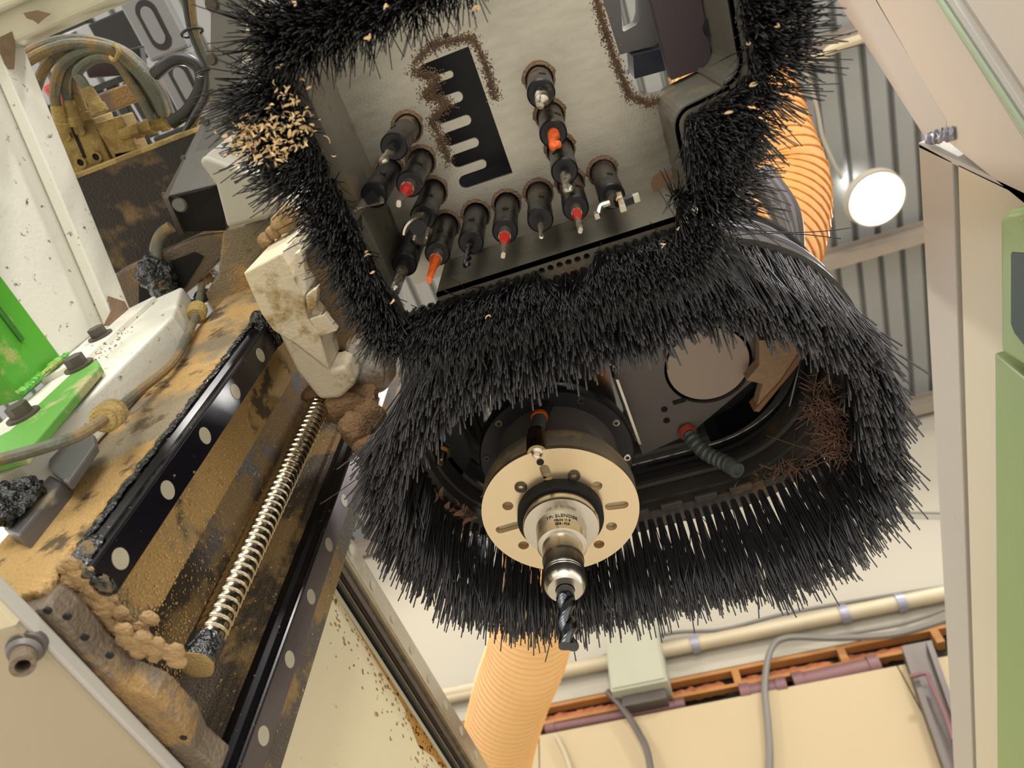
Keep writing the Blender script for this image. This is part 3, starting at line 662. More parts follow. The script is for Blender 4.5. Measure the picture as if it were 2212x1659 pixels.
# walls between plate and rim (inner faces visible)
def wallseg(pts, z0, z1, th, name='hood_wall', m=None):
    g = G()
    for (a, b), (c_, d_) in zip(pts[:-1], pts[1:]):
        t = Vector((c_ - a, d_ - b, 0)).normalized(); n_ = Vector((t.y, -t.x, 0)) * th
        g.prism([(a, b, z0), (c_, d_, z0), (c_ + n_.x, d_ + n_.y, z0), (a + n_.x, b + n_.y, z0)], (0, 0, z1 - z0))
    return g.obj(name, m or mt_rim, du)
wallseg([(-0.199, 0.212), (-0.199, -0.03)][::-1], RZ, PZ + 0.02, -0.003) if False else wallseg([(-0.199, 0.212), (-0.199, -0.03)], RZ, PZ + 0.02, -0.003)
wallseg([(-0.163, 0.2235), (0.07, 0.2235)], RZ, PZ + 0.02, -0.003)
rw = [(0.072, 0.2235)] + [(0.066 + 0.016 * math.cos(t), 0.208 + 0.016 * math.sin(t)) for t in np.linspace(PI / 2, 0, 5)] + [(0.082, 0.150)] + [(0.098 + 0.016 * math.cos(t), 0.150 + 0.016 * math.sin(t)) for t in np.linspace(PI, 1.5 * PI, 7)] + [(0.13, 0.130)] + [(0.125 + 0.016 * math.cos(t), 0.112 + 0.016 * math.sin(t)) for t in np.linspace(PI / 2, 0, 6)] + [(0.141, -0.1)]
wallseg(rw, RZ, PZ + 0.02, -0.003)
wallseg([(-0.199, -0.02), (-0.02, -0.006), (0.02, -0.1)], RZ + 0.02, PZ + 0.02, 0.003) if False else None
# rim flanges that carry the tufts
def flange(pts, wdt, name='brush_rail', holes=[]):
    L1 = []; L2 = []
    for i, (a, b) in enumerate(pts):
        p = Vector(pts[max(0, i - 1)]); q = Vector(pts[min(len(pts) - 1, i + 1)]); t = (q - p).normalized(); L1.append((a, b)); L2.append((a - t.y * wdt, b + t.x * wdt))
    return sheet(name, L1 + L2[::-1], holes, RZ, 0.006, mt_rim, du)
flange([(-0.199, 0.235), (-0.199, -0.03)], -0.028)
emp = [(-0.0615 + 0.0105 * i * 0.82, 0.2325 - 0.0) for i in range(6)]
flange([(-0.163, 0.2235), (0.07, 0.2235)], 0.028, holes=[circ(a, b, 0.0031, 14) for a, b in emp])
flange(rw, 0.026)
flange([(-0.2, -0.004), (0.0, -0.004)], -0.03)
G().box((-0.215, -0.14, 0.78), (0.045, 0.25, 0.80)).obj('dark_head_box', mt_black, du)  # dark box added as the drill head so the slots look dark
G().box((-0.0665, 0.030, 0.7145), (-0.0645, 0.162, 0.78)).obj('slot_side_plate', mt_galv, du)
G().box((-0.13, 0.162, 0.7145), (-0.0665, 0.164, 0.78)).obj('slot_side_plate', mt_black, du)
G().box((-0.068, 0.226, 0.6265), (-0.008, 0.240, 0.635)).obj('hole_shade_block', mt_dkhole, du)  # black block added behind the empty tuft holes to make them look shaded
# tuft rows
def along(pts, pitch):
    out = []; carry = 0
    for (a, b), (c_, d_) in zip(pts[:-1], pts[1:]):
        l_ = math.hypot(c_ - a, d_ - b); t = carry
        while t < l_: out.append((a + (c_ - a) * t / l_, b + (d_ - b) * t / l_, (c_ - a) / l_, (d_ - b) / l_)); t += pitch
        carry = t - l_
    return out
def row(pts, sgn, off, fl, spread, L_=0.082, nb=58, skip=None, pitch=0.0086, curl=0.06):
    for a, b, tx, ty in along(pts, pitch):
        nx, ny = -ty * sgn, tx * sgn; q = (a + nx * off, b + ny * off)
        if skip and skip(*q): continue
        tuft(du, q[0], q[1], RZ + 0.002, nb, 0.0029, L_, (nx, ny), fl, spread, 0.00046, mt_bristle2, curl=curl, segs=3, Lv=0.09)
sk = lambda x_, y_: -0.064 < x_ < -0.012 and y_ < 0.234
lft = [(-0.199, 0.235), (-0.199, 0.0)]; bot = [(-0.197, 0.2235), (0.07, 0.2235)]; top = [(-0.20, -0.004), (-0.03, -0.004)]
lfa = [(-0.199, 0.085), (-0.199, 0.0)]; lfb = [(-0.199, 0.235), (-0.199, 0.09)]
row(lfa, -1, 0.009, 0.02, 0.17, 0.074); row(lfa, -1, 0.020, 0.2, 0.22, 0.074)
row(lfb, -1, 0.009, -0.10, 0.13, 0.072); row(lfb, -1, 0.019, -0.06, 0.14, 0.072)
row(bot, 1, 0.009, 0.0, 0.12, 0.07, skip=sk); row(bot, 1, 0.02, 0.1, 0.16, 0.076)
row(rw[:-1] + [(0.141, 0.0)], 1, 0.009, 0.0, 0.15, 0.07); row(rw[:-1] + [(0.141, 0.0)], 1, 0.02, 0.2, 0.2, 0.072)
row(top, -1, 0.008, -0.1, 0.2, 0.07); row(top, -1, 0.019, 0.1, 0.24, 0.072)
# machine parts in the big opening, top right
ub = empty('unit_frame'); tag(ub, 'dark rounded frame seen through the opening right of the drill plate', 'machine frame')
fo = [Z(x, y, 0.80)[:2] for x, y in ((1300, -60), (1500, -60), (1500, 120), (1300, 180))]
fi = [Z(x, y, 0.80)[:2] for x, y in ((1335, -60), (1383, -60), (1384, 30), (1378, 52), (1345, 70))]
sheet('rounded_frame', [Z(x, y, 0.80)[:2] for x, y in ((1300, -80), (1428, -80), (1434, 60), (1432, 82), (1415, 98), (1340, 118), (1300, 125))], [fi], 0.80, 0.04, mt_galv, ub, 0.002)
sheet('cover_panel', [Z(x, y, 0.80)[:2] for x, y in ((1436, -80), (1489, -80), (1492, 130), (1365, 165), (1362, 116), (1418, 103), (1437, 85))], [], 0.78, 0.05, mat('blue black panel', '#161b2c', 0.35), ub, 0.002)
sheet('side_panel', [(0.093, -0.1), (0.139, -0.1), (0.139, 0.128), (0.1, 0.128)], [], 0.715, 0.02, mat('purple brown panel', '#463c42', 0.5, 0.1, 0.2, 12), ub, 0.002)
p = Z(1548, 60, 0.70); G().lathe((p.x, p.y, 0.71), D, [(0, 0.003), (0, 0.0085), (0.004, 0.009)], 24, caps=False).obj('bolt_boss', mt_black, ub)
# housing behind the right brush
o = empty('drill_motor_housing'); tag(o, 'grey angled sheet housing with one hole behind the right brush', 'machine housing')
G().prism(Zs(0.70, ((1490, 270), (1612, 270), (1632, 378), (1560, 400), (1480, 420))), (0, 0, 0.08)).obj('sheet_box', mt_galv, o, 0.002)
p = Z(1609, 372, 0.70); G().lathe(p + Vector((0, 0, -0.001)), D, [(0, 0.0035), (0.002, 0.0035)], 16).obj('screw_hole', mt_dkhole, o)
o = empty('grey_motor'); tag(o, 'light grey rounded motor body between the brushes and the amber duct', 'motor')
G().prism(Zs(0.88, ((1555, 400), (1600, 395), (1625, 420), (1645, 480), (1640, 560), (1540, 560))), (0, 0, 0.14)).obj('motor_body', mt_post, o, 0.01, 4)
o = empty('folded_bellows'); tag(o, 'dark creased cloth bellows inside the curve of the amber duct', 'bellows')
for k in range(7):
    P = smooth([Z(1600 + 9 * k, 380 - 3 * k, 1.0 + 0.01 * k), Z(1655 + 10 * k, 430 + 4 * k, 1.02), Z(1690 + 6 * k, 500 + 8 * k, 1.0), Z(1700 + 4 * k, 580, 0.98)], 6)
    G().tube(P, 0.009, 8).obj('fold', mt_band if k % 2 else mt_hoodin, o)
o = empty('cable_bundle'); tag(o, 'curved bundle of black and grey straps above the near right edge of the hood', 'cable bundle')
for k in range(9):
    off = k * 7; zz = 0.83 - 0.006 * k
    P = smooth([Z(1570, 470 + off * 0.7, zz), Z(1640, 480 + off * 0.9, zz), Z(1700, 515 + off, zz), Z(1750, 570 + off, zz), Z(1790, 640 + off, zz)], 8)
    G().tube(P, 0.0042 if k % 3 else 0.0075, 8).obj('strap', (mt_black, mt_band, mt_hood)[k % 3], o)

# sawdust rims around slots and holes
def halo(name, pts, wd, z, label, m=mt_sawb, n=900, closed=False):
    g = G(); P = pts + ([pts[0]] if closed else [])
    seg = [(Vector(a), Vector(b)) for a, b in zip(P[:-1], P[1:])]; ln = [(b - a).length for a, b in seg]; tot = sum(ln)
    for _ in range(n):
        t = R.random() * tot; i = 0
        while i < len(ln) - 1 and t > ln[i]: t -= ln[i]; i += 1
        c = seg[i][0].lerp(seg[i][1], t / ln[i]); r_ = wd * abs(R.gauss(0, 0.5)); a = R.uniform(0, 2 * PI)
        s_ = R.uniform(0.0005, 0.0013); q = Vector((c.x + r_ * math.cos(a), c.y + r_ * math.sin(a), z))
        u = R.uniform(0, 2); v = [q + Vector((s_ * math.cos(u + k * 2.1), s_ * math.sin(u + k * 2.1), 0.0004)) for k in range(3)] + [q + Vector((0, 0, -s_ * 0.7))]
        g.add(v, [[0, 1, 3], [1, 2, 3], [2, 0, 3], [2, 1, 0]])
    o = g.obj(name, m); tag(o, label, 'sawdust', kind='stuff'); return o
halo('sawdust', [(-0.118, 0.036), (-0.098, 0.028), (-0.062, 0.034), (-0.058, 0.055), (-0.06, 0.09)], 0.0065, PZ - 0.0003, 'brown sawdust rim around the upper end of the comb shaped slots', n=2600)
halo('sawdust', [(-0.124, 0.042), (-0.104, 0.057), (-0.122, 0.066), (-0.102, 0.079), (-0.124, 0.088), (-0.122, 0.10), (-0.122, 0.13)], 0.008, PZ - 0.0003, 'brown sawdust between the comb teeth of the drill plate', n=3600)
halo('sawdust', [(0.05, 0.0), (0.052, 0.06), (0.055, 0.1), (0.06, 0.128), (0.075, 0.14), (0.088, 0.142)], 0.006, PZ - 0.0003, 'thick red brown sawdust along the edge of the large corner opening', n=4200)
for i, (a, b) in enumerate(chk):
    nm = ''
    g = G()
    N_ = 40; v = []
    for k in range(N_):
        t = 2 * PI * k / N_
        for rr, zz in ((0.0128, 0), (0.0130 + 0.0006 * R.random(), -0.0010), (0.0143 + 0.0009 * R.random() + (0.002 if math.sin(t) < 0 else 0), 0)): v.append((a + rr * math.cos(t), b + rr * math.sin(t), PZ - 0.0002 + zz))
    g.add(v, [[k * 3 + j, k * 3 + j + 1, ((k + 1) % N_) * 3 + j + 1, ((k + 1) % N_) * 3 + j] for k in range(N_) for j in range(2)], True)
    stuff(g.obj('dust_ring', mt_sawb, du))

# chucks with their bits
def chuck(i, label, bitf, worn=False, zb=0.625):
    x_, y_ = chk[i]; o = empty('drill_chuck'); tag(o, label, 'drill chuck', 'drill chucks hanging from the plate')
    G().lathe((x_, y_, zb + 0.024), D, [(0, 0.0114), (0.062, 0.0114), (0.07, 0.0105)], 32).obj('sleeve', mt_chuck2 if worn else mt_chuck, o)
    G().lathe((x_, y_, zb), D, [(0, 0.0062), (0, 0.0105), (0.0012, 0.0118), (0.024, 0.0118), (0.0255, 0.0108)], 32).obj('collet_nose', mt_chuck, o)
    th_ = R.uniform(2.6, 4.2)
    G().lathe((x_ + 0.0112 * math.cos(th_ + PI / 2), y_ + 0.0112 * math.sin(th_ + PI / 2), zb + 0.034), (math.cos(th_ + PI / 2), math.sin(th_ + PI / 2), 0), [(0, 0.003), (0.0008, 0.003)], 12).obj('set_screw', mt_dkhole, o)
    bitf(o, Vector((x_, y_, zb)))
    return o
dn = (0, 0, -1)
def bit_straight(r, Ln, m, m2=None, turns=0.8, sh=0.012, shr=None, web=0.45):
    def f(o, p):
        G().lathe(p, dn, [(-0.004, shr or r), (sh, shr or r)], 20).obj('bit_shank', mt_tip if m2 is None else m2, o)
        twist(G(), p + Vector((0, 0, -sh)), dn, r, Ln - sh, turns, web=web, n=18, m=26, tip=0.06).obj('cutting_flutes', m, o)
    return f
def bit_step(r1, r2, Ln, m, tipm):
    def f(o, p):
        G().lathe(p, dn, [(-0.004, r1), (0.014, r1)], 20).obj('bit_shank', mt_tip, o)
        G().lathe(p + Vector((0, 0, -0.014)), dn, [(0, r1), (0.010, r1 * 0.9), (0.018, r2 * 1.1), (0.02, r2)], 6, False).obj('coloured_body', m, o)
        twist(G(), p + Vector((0, 0, -0.033)), dn, r2, Ln - 0.033, 0.3, web=0.6, n=12, m=10).obj('cutting_tip', tipm, o)
    return f
def bit_forstner(o, p):
    G().lathe(p, dn, [(-0.004, 0.0075), (0.03, 0.0075)], 20).obj('bit_shank', mt_chuck, o)
    b = p + Vector((0, 0, -0.055))
    for a0 in (0.4, 0.4 + PI):
        g = G(); n_ = 14; v = []
        for i in range(n_ + 1):
            t = i / n_; a = a0 + 1.9 * t; zt = -0.026 + 0.002 * t; zb_ = -0.052 + 0.020 * t ** 1.6
            for rr, zz in ((0.0125 * (0.75 + 0.25 * t), zt), (0.0128 * (0.8 + 0.2 * t), zb_), (0.0108 * (0.8 + 0.2 * t), zb_), (0.0060, zt)): v.append(p + Vector((rr * math.cos(a), rr * math.sin(a), zz)))
        g.add(v, [[i * 4 + k, (i + 1) * 4 + k, (i + 1) * 4 + (k + 1) % 4, i * 4 + (k + 1) % 4] for i in range(n_) for k in range(4)] + [[0, 1, 2, 3], [n_ * 4 + 3, n_ * 4 + 2, n_ * 4 + 1, n_ * 4]], True)
        g.obj('curved_cutter', mt_tip, o)
    G().lathe(b, dn, [(0, 0.002), (0.006, 0.0006)], 10).obj('centre_point', mt_tip, o)
def bit_fins(o, p):
    # two flat quarter round fins at a right angle
    q = p + Vector((-0.002, 0.004, -0.004))
    def fin(c, u, w_, r_, nm):
        c = Vector(c); pts = [c] + [c + Vector(u) * r_ * math.cos(t) + Vector(w_) * r_ * math.sin(t) for t in np.linspace(0, PI / 2, 10)]
        n_ = Vector(u).cross(Vector(w_)) * 0.0012; G().prism(pts, n_).obj(nm, mt_tip, o)
    fin(q + Vector((-0.010, 0, -0.010)), (1, 0.1, 0), (0, -0.25, 0.97), 0.022, 'flat_fin')
    fin(q + Vector((-0.010, 0.004, -0.008)), (-0.95, 0.2, 0), (0, 0.5, -0.86), 0.021, 'flat_fin')
    G().box(q + Vector((-0.0115, -0.004, -0.030)), q + Vector((-0.010, 0.004, 0.006))).obj('centre_web', mt_tip, o)
    G().lathe(p, dn, [(-0.004, 0.006), (0.012, 0.006)], 16).obj('bit_shank', mt_chuck, o)
def bit_arms(o, p):
    G().lathe(p, dn, [(-0.004, 0.006), (0.016, 0.006)], 16).obj('bit_shank', mt_chuck2, o)
    c = p + Vector((0, 0, -0.018))
    P = smooth([c + Vector((-0.016, 0.004, -0.006)), c + Vector((-0.012, 0, 0)), c + Vector((-0.004, 0, 0.002))], 5); G().tube(P, 0.003, 8).obj('left_arm', mt_tip, o)
    G().prism([c + Vector((0.0, -0.002, 0)), c + Vector((0.018, -0.002, 0)), c + Vector((0.018, -0.002, -0.008)), c + Vector((0.004, -0.002, -0.010))], (0, 0.006, 0)).obj('right_arm', mt_chuck, o)
    G().box(c + Vector((0.016, -0.003, -0.011)), c + Vector((0.021, 0.003, -0.004))).obj('arm_tip', mt_tip, o)
    G().box(c + Vector((-0.019, 0.001, -0.012)), c + Vector((-0.015, 0.006, -0.004))).obj('arm_tip', mt_tip, o)
    G().prism([c + Vector((0.004, -0.006, 0.004)), c + Vector((0.008, -0.006, 0.004)), c + Vector((0.007, -0.004, -0.036)), c + Vector((0.002, -0.004, -0.036))], (0, 0.003, 0)).obj('hanging_blade', mt_tip, o)
    chips('stuck_chip', c + Vector((0.005, -0.006, -0.012)), 5, (0.001, 0.001, 0.001), 0.004, mt_chip, o)
chuck(0, 'black drill chuck with a thick silver bit, topmost of the right hand column', bit_straight(0.0055, 0.045, mt_tip, mt_chuck), True)
chuck(1, 'black drill chuck with an orange spiral bit, second from top in the right column', bit_straight(0.0050, 0.05, mt_orange, mt_orange, turns=0.7, sh=0.008), True)
chuck(2, 'black drill chuck with a silver curled bit, third in the right column', bit_straight(0.0045, 0.065, mt_tip, mt_chuck, turns=0.7, shr=0.004, web=0.35))
chuck(3, 'black drill chuck with a red stepped bit at the foot of the right column', bit_step(0.0047, 0.0027, 0.062, mt_red, mt_tip), True)
chuck(4, 'drill chuck with a thin silver bit in a wide ring, left of column foot', bit_straight(0.0026, 0.052, mt_tip, mt_chuck2, turns=0.6, sh=0.014, shr=0.0027), True)
chuck(5, 'drill chuck with a red bit ending in a round tip, mid front row', bit_step(0.0055, 0.0028, 0.062, mt_red, mt_tip))
chuck(6, 'black drill chuck with a dark spiral twist drill, between red and orange bits', bit_straight(0.0033, 0.06, mt_carb, mt_carb, turns=1.8, sh=0.010))
chuck(7, 'black drill chuck with a long orange bit, second from the corner in the front row', bit_step(0.0058, 0.0034, 0.064, mt_orange, mt_orange))
chuck(8, 'drill chuck with a pale twist drill in the lower left hood corner', bit_straight(0.0037, 0.062, mt_tip, mt_chuck2, turns=1.3, sh=0.016, shr=0.0055))
chuck(9, 'black drill chuck with a wide glassy silver boring bit above the orange one', bit_forstner)
chuck(10, 'black drill chuck with a red bit in the left hand column', bit_step(0.006, 0.003, 0.06, mt_red, mt_tip))
chuck(11, 'worn drill chuck with a small shiny bit, topmost of the left hand column', bit_straight(0.0036, 0.058, mt_tip, mt_chuck, turns=0.7, sh=0.02, shr=0.0052), True)
chuck(12, 'black drill chuck with two bent flat metal fins beside the left hood wall', bit_fins)
chuck(13, 'drill chuck with hooked arms and a hanging blade, rightmost of the front row', bit_arms, True)

# wood chips in the brushes
o = chips('wood_shavings', Z(600, 290, 0.545), 150, (0.014, 0.010, 0.008), 0.005, mt_chip); tag(o, 'pale wood shavings packed in the left edge of the drill hood brush', 'shavings', kind='stuff')
o = chips('wood_shavings', Z(535, 300, 0.545), 90, (0.010, 0.007, 0.006), 0.0045, mt_chip); tag(o, 'pale wood shavings on the far left tip of the drill hood brush', 'shavings', kind='stuff')
o = chips('wood_shavings', Z(640, 230, 0.545), 40, (0.006, 0.014, 0.006), 0.0045, mt_chip); tag(o, 'thin trail of pale shavings along the left hood wall', 'shavings', kind='stuff')
for px, py, l_ in ((833, 13, 'one pale wood chip in the top brush edge left of centre'), (794, 82, 'single orange wood chip low in the top brush'), (1032, 20, 'long pale wood chip at the right end of the top brush'), (1680, 55, 'large pale wood chip in the top right brush corner'), (1617, 95, 'curved pale wood chip in the right brush below the corner'), (1574, 245, 'wood chip pair lodged in the middle of the right brush'), (1625, 185, 'dull brown chip in the right brush bend'), (1467, 495, 'pale chip at the foot of the right brush'), (1430, 530, 'thin upright chip in the near brush right of centre'), (1057, 683, 'small pale chip in the brush below the red bit'), (845, 650, 'pale chip in the brush corner beside the gap'), (803, 590, 'pale chip in the left brush beside the corner chuck'), (795, 550, 'twisted pale chip on the left brush rail'), (640, 8, 'tan wood chip at the top left tip of the brush')):
    o = chips('wood_chip', Z(px, py, 0.537), 2, (0.0006, 0.0006, 0.001), 0.0045, mt_chip); tag(o, l_, 'wood chip', 'single chips caught in the brushes')

# ================================================================== Z SLIDE (left)
zs = empty('z_axis_slide'); tag(zs, 'sawdust covered cast slide with vertical rails left of the hood', 'machine slide')
ZB = 0.345
g = G()
def vprism(poly, z0, z1): return G().prism([(a, b, z0) for a, b in poly], (0, 0, z1 - z0))
vprism([(-0.525, 0.240), (-0.434, 0.240), (-0.43, 0.244), (-0.43, 0.285), (-0.436, 0.298), (-0.436, 0.340), (-0.446, 0.343), (-0.525, 0.343)], ZB, 1.15).obj('left_rib', mt_cast, zs, 0.002)
vprism([(-0.525, 0.343), (-0.472, 0.343), (-0.478, 0.36), (-0.478, 0.43), (-0.470, 0.447), (-0.525, 0.447)], ZB + 0.012, 1.15).obj('screw_channel', mt_castd, zs)
vprism([(-0.525, 0.447), (-0.446, 0.447), (-0.436, 0.450), (-0.436, 0.459), (-0.43, 0.460), (-0.43, 0.495), (-0.425, 0.497), (-0.425, 0.545), (-0.432, 0.552), (-0.525, 0.552)], ZB - 0.05, 1.15).obj('right_rib', mt_castd, zs, 0.002)
# end plate at the foot, with lugs and holes
vprism([(-0.525, 0.247), (-0.424, 0.247), (-0.420, 0.262), (-0.424, 0.300), (-0.418, 0.335), (-0.406, 0.352), (-0.404, 0.392), (-0.412, 0.42), (-0.408, 0.45), (-0.425, 0.462), (-0.525, 0.462)], ZB - 0.012, ZB + 0.012).obj('foot_plate', mt_castg, zs, 0.003)
for q in ((102, 1320), (144, 1333), (182, 1378), (236, 1417), (396, 1593)):
    p = Z(*q, ZB - 0.012); G().lathe((p.x, p.y, ZB - 0.0125), D, [(0, 0.0028), (0.002, 0.0028)], 14).obj('foot_hole', mt_dkhole, zs)
for q in ((540, 1440), (508, 1530)):
    p = OX(*q, -0.437); G().lathe((-0.4355, p.y, p.z), (1, 0, 0), [(-0.002, 0.008), (0.0006, 0.008)], 18).obj('side_hole', mt_dkhole, zs)
def rail(yc, zlow, label, m_side, m_face):
    o = empty('linear_rail'); tag(o, label, 'linear rail', None)
    hw_ = 0.0155
    pr_ = [(-0.43, yc - hw_), (-0.421, yc - hw_), (-0.416, yc - hw_ + 0.004), (-0.409, yc - hw_ + 0.004), (-0.404, yc - hw_), (-0.4015, yc - hw_ + 0.0015), (-0.4015, yc + hw_ - 0.0015), (-0.404, yc + hw_), (-0.409, yc + hw_ - 0.004), (-0.416, yc + hw_ - 0.004), (-0.421, yc + hw_), (-0.43, yc + hw_)]
    rb_ = vprism(pr_, zlow, 1.1).obj('rail_body', m_side, o, 0.0004, 1)
    vprism([(-0.4015, yc - hw_ + 0.002), (-0.4, yc - hw_ + 0.002), (-0.4, yc + hw_ - 0.002), (-0.4015, yc + hw_ - 0.002)], zlow, 1.1).obj('rail_face', m_face, o)
    k = 0
    z0 = 0.383 if yc < 0.4 else 0.380 - 0.0
    zz = z0 - 0.08
    while zz < 1.0:
        if zz > zlow + 0.01: G().lathe((-0.4, yc, zz), (1, 0, 0), [(-0.001, 0.0082), (0.0004, 0.0082)], 28).obj('bolt_cap', mt_cap, rb_)
        zz += 0.08
    return o
rail(0.2585, 0.362, 'black greased vertical rail with pale bolt caps, left of the ball screw', mt_railb, mt_railb)
rail(0.4757, 0.20, 'brown grey vertical rail with pale bolt caps, right of the ball screw', mt_railb, mt_rail)
# ball screw
bs = empty('ball_screw'); tag(bs, 'shiny threaded ball screw with a dusty yellow end cap', 'ball screw')
g = G(); n_ = 28; pitch = 0.0098; BX, BY = -0.3975, 0.367; z0, z1 = 0.395, 0.80; m_ = 560; v = []
for i in range(m_ + 1):
    zz = z0 + (z1 - z0) * i / m_
    for k in range(n_):
        a = 2 * PI * k / n_; ph = (zz / pitch + a / (2 * PI)) % 1.0
        q_ = abs(ph - 0.5) * 2; rr = 0.0143 - 0.0005 * q_ * q_ if q_ < 0.72 else 0.0143 - 0.0003 - 0.0014 * math.sin(PI * (q_ - 0.72) / 0.56)
        v.append((BX + rr * math.cos(a), BY - rr * math.sin(a), zz))
g.add(v, [[i * n_ + k, (i + 1) * n_ + k, (i + 1) * n_ + (k + 1) % n_, i * n_ + (k + 1) % n_] for i in range(m_) for k in range(n_)], True)
g.obj('threaded_shaft', mt_screw, bs)
G().lathe((BX, BY, 0.372), D, [(0, 0.0146), (0.024, 0.0143)], 28).obj('greasy_journal', mt_grease, bs)
g = G(); g.blob((BX, BY, 0.371), 0.0152, 3, 0.05, (1, 1, 0.16)); g.obj('dusty_end', mt_dusty, bs)
# nut and support under the carriage
def lump(name, m, label, cs, rng=R, parent=None, cat='sawdust'):
    g = G()
    for c, r_, sq in cs: g.blob(c, r_, 3, 0.13, sq, rng)
    o = g.obj(name, m, parent)
    if not parent: tag(o, label, cat, kind='stuff')
    return o
lump('sawdust_clump', mat('brown dust clump', '#85694a', 0.95, 0, 0.35, 40, 1.0, 260, bdist=0.004), 'brown sawdust caked under the bearing block above the ball screw', [(Z(740, 880, 0.76), 0.02, (1.6, 1.2, 0.7)), (Z(790, 900, 0.76), 0.022, (1.2, 1.2, 0.8)), (Z(700, 850, 0.77), 0.02, (1.4, 1, 0.6)), (Z(790, 960, 0.73), 0.016, (1, 1, 1.2)), (Z(770, 930, 0.74), 0.02, (1, 1.3, 1)), (Z(745, 870, 0.78), 0.026, (1.8, 1, .8)), (Z(800, 1000, 0.70), 0.01, (.8, .8, 2))])
_m = []
for k in range(150):
    t = R.random(); q = (150 + 130 * t + R.gauss(0, 20), 1225 + 165 * t + R.gauss(0, 22)) if k < 100 else (255 + 130 * t, 1382 + 34 * t + R.gauss(0, 12))
    _m.append((Z(*q, 0.362 if k < 100 else 0.352), R.uniform(0.0018, 0.0062), (1.2, 1.2, 0.6)))
lump('sawdust_mound', mt_saw, 'pale sawdust heaped along the foot of the left rail', _m)
lump('grease_clump', mt_grease, '', [((-0.415, 0.243, 0.38), 0.012, (0.8, 0.6, 1.3)), ((-0.412, 0.250, 0.366), 0.010, (1, 1, 0.7)), ((-0.405, 0.262, 0.362), 0.009, (1, 1.2, 0.5))], parent=zs)
lump('grease_line', mt_grease, '', [((-0.428 + 0.003 * R.random(), 0.2405 + 0.001 * R.random(), 0.39 + 0.0058 * k + 0.004 * R.random()), R.uniform(0.002, 0.006), (0.9, 0.3, R.uniform(0.8, 1.9))) for k in range(70)], parent=zs)
g = G()
for _ in range(2600):
    y_ = R.choice([R.uniform(0.26, 0.34), R.uniform(0.345, 0.445), R.uniform(0.35, 0.44)]); x_ = -0.4345 if y_ < 0.342 else -0.477
    p = Vector((x_, y_, R.uniform(0.36, 0.36 + abs(R.gauss(0, 0.16))))); s_ = R.uniform(0.0005, 0.0013)
    g.add([p + Vector((s_, 0, 0)), p + Vector((0, s_, 0)), p + Vector((0, -s_, s_)), p + Vector((0, 0, -s_))], [[0, 1, 2], [0, 2, 3], [0, 3, 1]])
o = g.obj('sawdust_grains', mat('pale sawdust grain', '#d8b878', 0.9), zs); stuff(o)

# bearing carriage
cg = empty('bearing_block'); tag(cg, 'cream bearing block with brown dust stains riding on the two rails', 'bearing block')
k_ = 0.745
G().prism(Zs(k_, ((525, 590), (605, 548), (622, 575), (640, 615), (655, 640), (665, 690), (690, 720), (712, 800), (640, 745), (590, 715), (565, 680))), (0, 0, 0.16)).obj('main_block', mt_slide, cg, 0.002)
for t in (((636, 548), (652, 542), (660, 592), (634, 600)), ((660, 640), (686, 620), (684, 662), (664, 672)), ((668, 690), (700, 680), (728, 715), (690, 728))):
    G().prism(Zs(k_, t), (0, 0, 0.012)).obj('bearing_lug', mt_slide, cg, 0.001)
G().prism(Zs(0.86, ((600, 480), (668, 440), (700, 445), (640, 540), (605, 550))), (0, 0, 0.10)).obj('upper_block', mt_slide, cg, 0.003)
G().prism(Zs(0.9, ((592, 455), (628, 415), (672, 412), (676, 445), (610, 478))), (0, 0, 0.06)).obj('rounded_cap', mt_white, cg, 0.008, 4)
G().prism(Zs(k_ + 0.004, ((590, 700), (640, 745), (712, 800), (745, 790), (770, 830), (735, 862), (690, 865), (640, 805))), (0, 0, 0.05)).obj('rounded_foot', mt_slide, cg, 0.006, 4)
G().prism(Zs(0.80, ((640, 560), (720, 480), (830, 650), (852, 800), (800, 850), (745, 830))), (0, 0, 0.12)).obj('spindle_bracket', mt_oil, cg, 0.003)
G().prism(Zs(0.785, ((745, 740), (800, 720), (850, 775), (852, 820), (830, 856), (770, 862), (735, 820))), (0, 0, 0.08)).obj('white_knuckle', mat('white knuckle with dust', '#c9c8c4', 0.5, 0, 0.05, 8, 0.8, 400, dust='#8e7a62', damt=0.55, dscale=9, bdist=0.0015), cg, 0.012, 4)
o = lump('grease_clump', mt_grease, '', [(Z(560 + 8 * k, 690 + 10 * k, 0.76), 0.011, (1, 1, 1)) for k in range(5)], parent=zs)
lump('sawdust_clump', mt_saw, 'fluffy sawdust clump on top of the bearing block edge', [(Z(575 + 16 * k, 520 - 18 * k, 0.84), 0.009 + 0.004 * R.random(), (1, 1, 1)) for k in range(4)])

# cover box beside the slide, with mounting plates
cb = empty('white_cover_box'); tag(cb, 'white painted cover box bolted beside the dusty slide', 'cover')
G().prism([(-0.62, 0.2, 0.42), (-0.508, 0.2, 0.47), (-0.508, 0.2, 0.765), (-0.555, 0.2, 0.89), (-0.62, 0.2, 0.86)], (0, 0.038, 0)).obj('box_body', mt_white, cb, 0.004, 3)
G().prism([(-0.62, 0.193, 0.66), (-0.578, 0.193, 0.69), (-0.578, 0.193, 0.86), (-0.62, 0.193, 0.83)], (0, 0.008, 0)).obj('flange_plate', mt_white, cb, 0.0015)
p = OY(218, 727, 0.193); hexbolt(p, (0, -1, 0), 0.0095, cb, mt_steelb)
stuff(chips('dust_crumbs', OY(245, 740, 0.19), 60, (0.006, 0.002, 0.03), 0.003, mt_saw, cb))
sm = empty('sawdust_ledge'); 
bpy.data.objects.remove(sm)
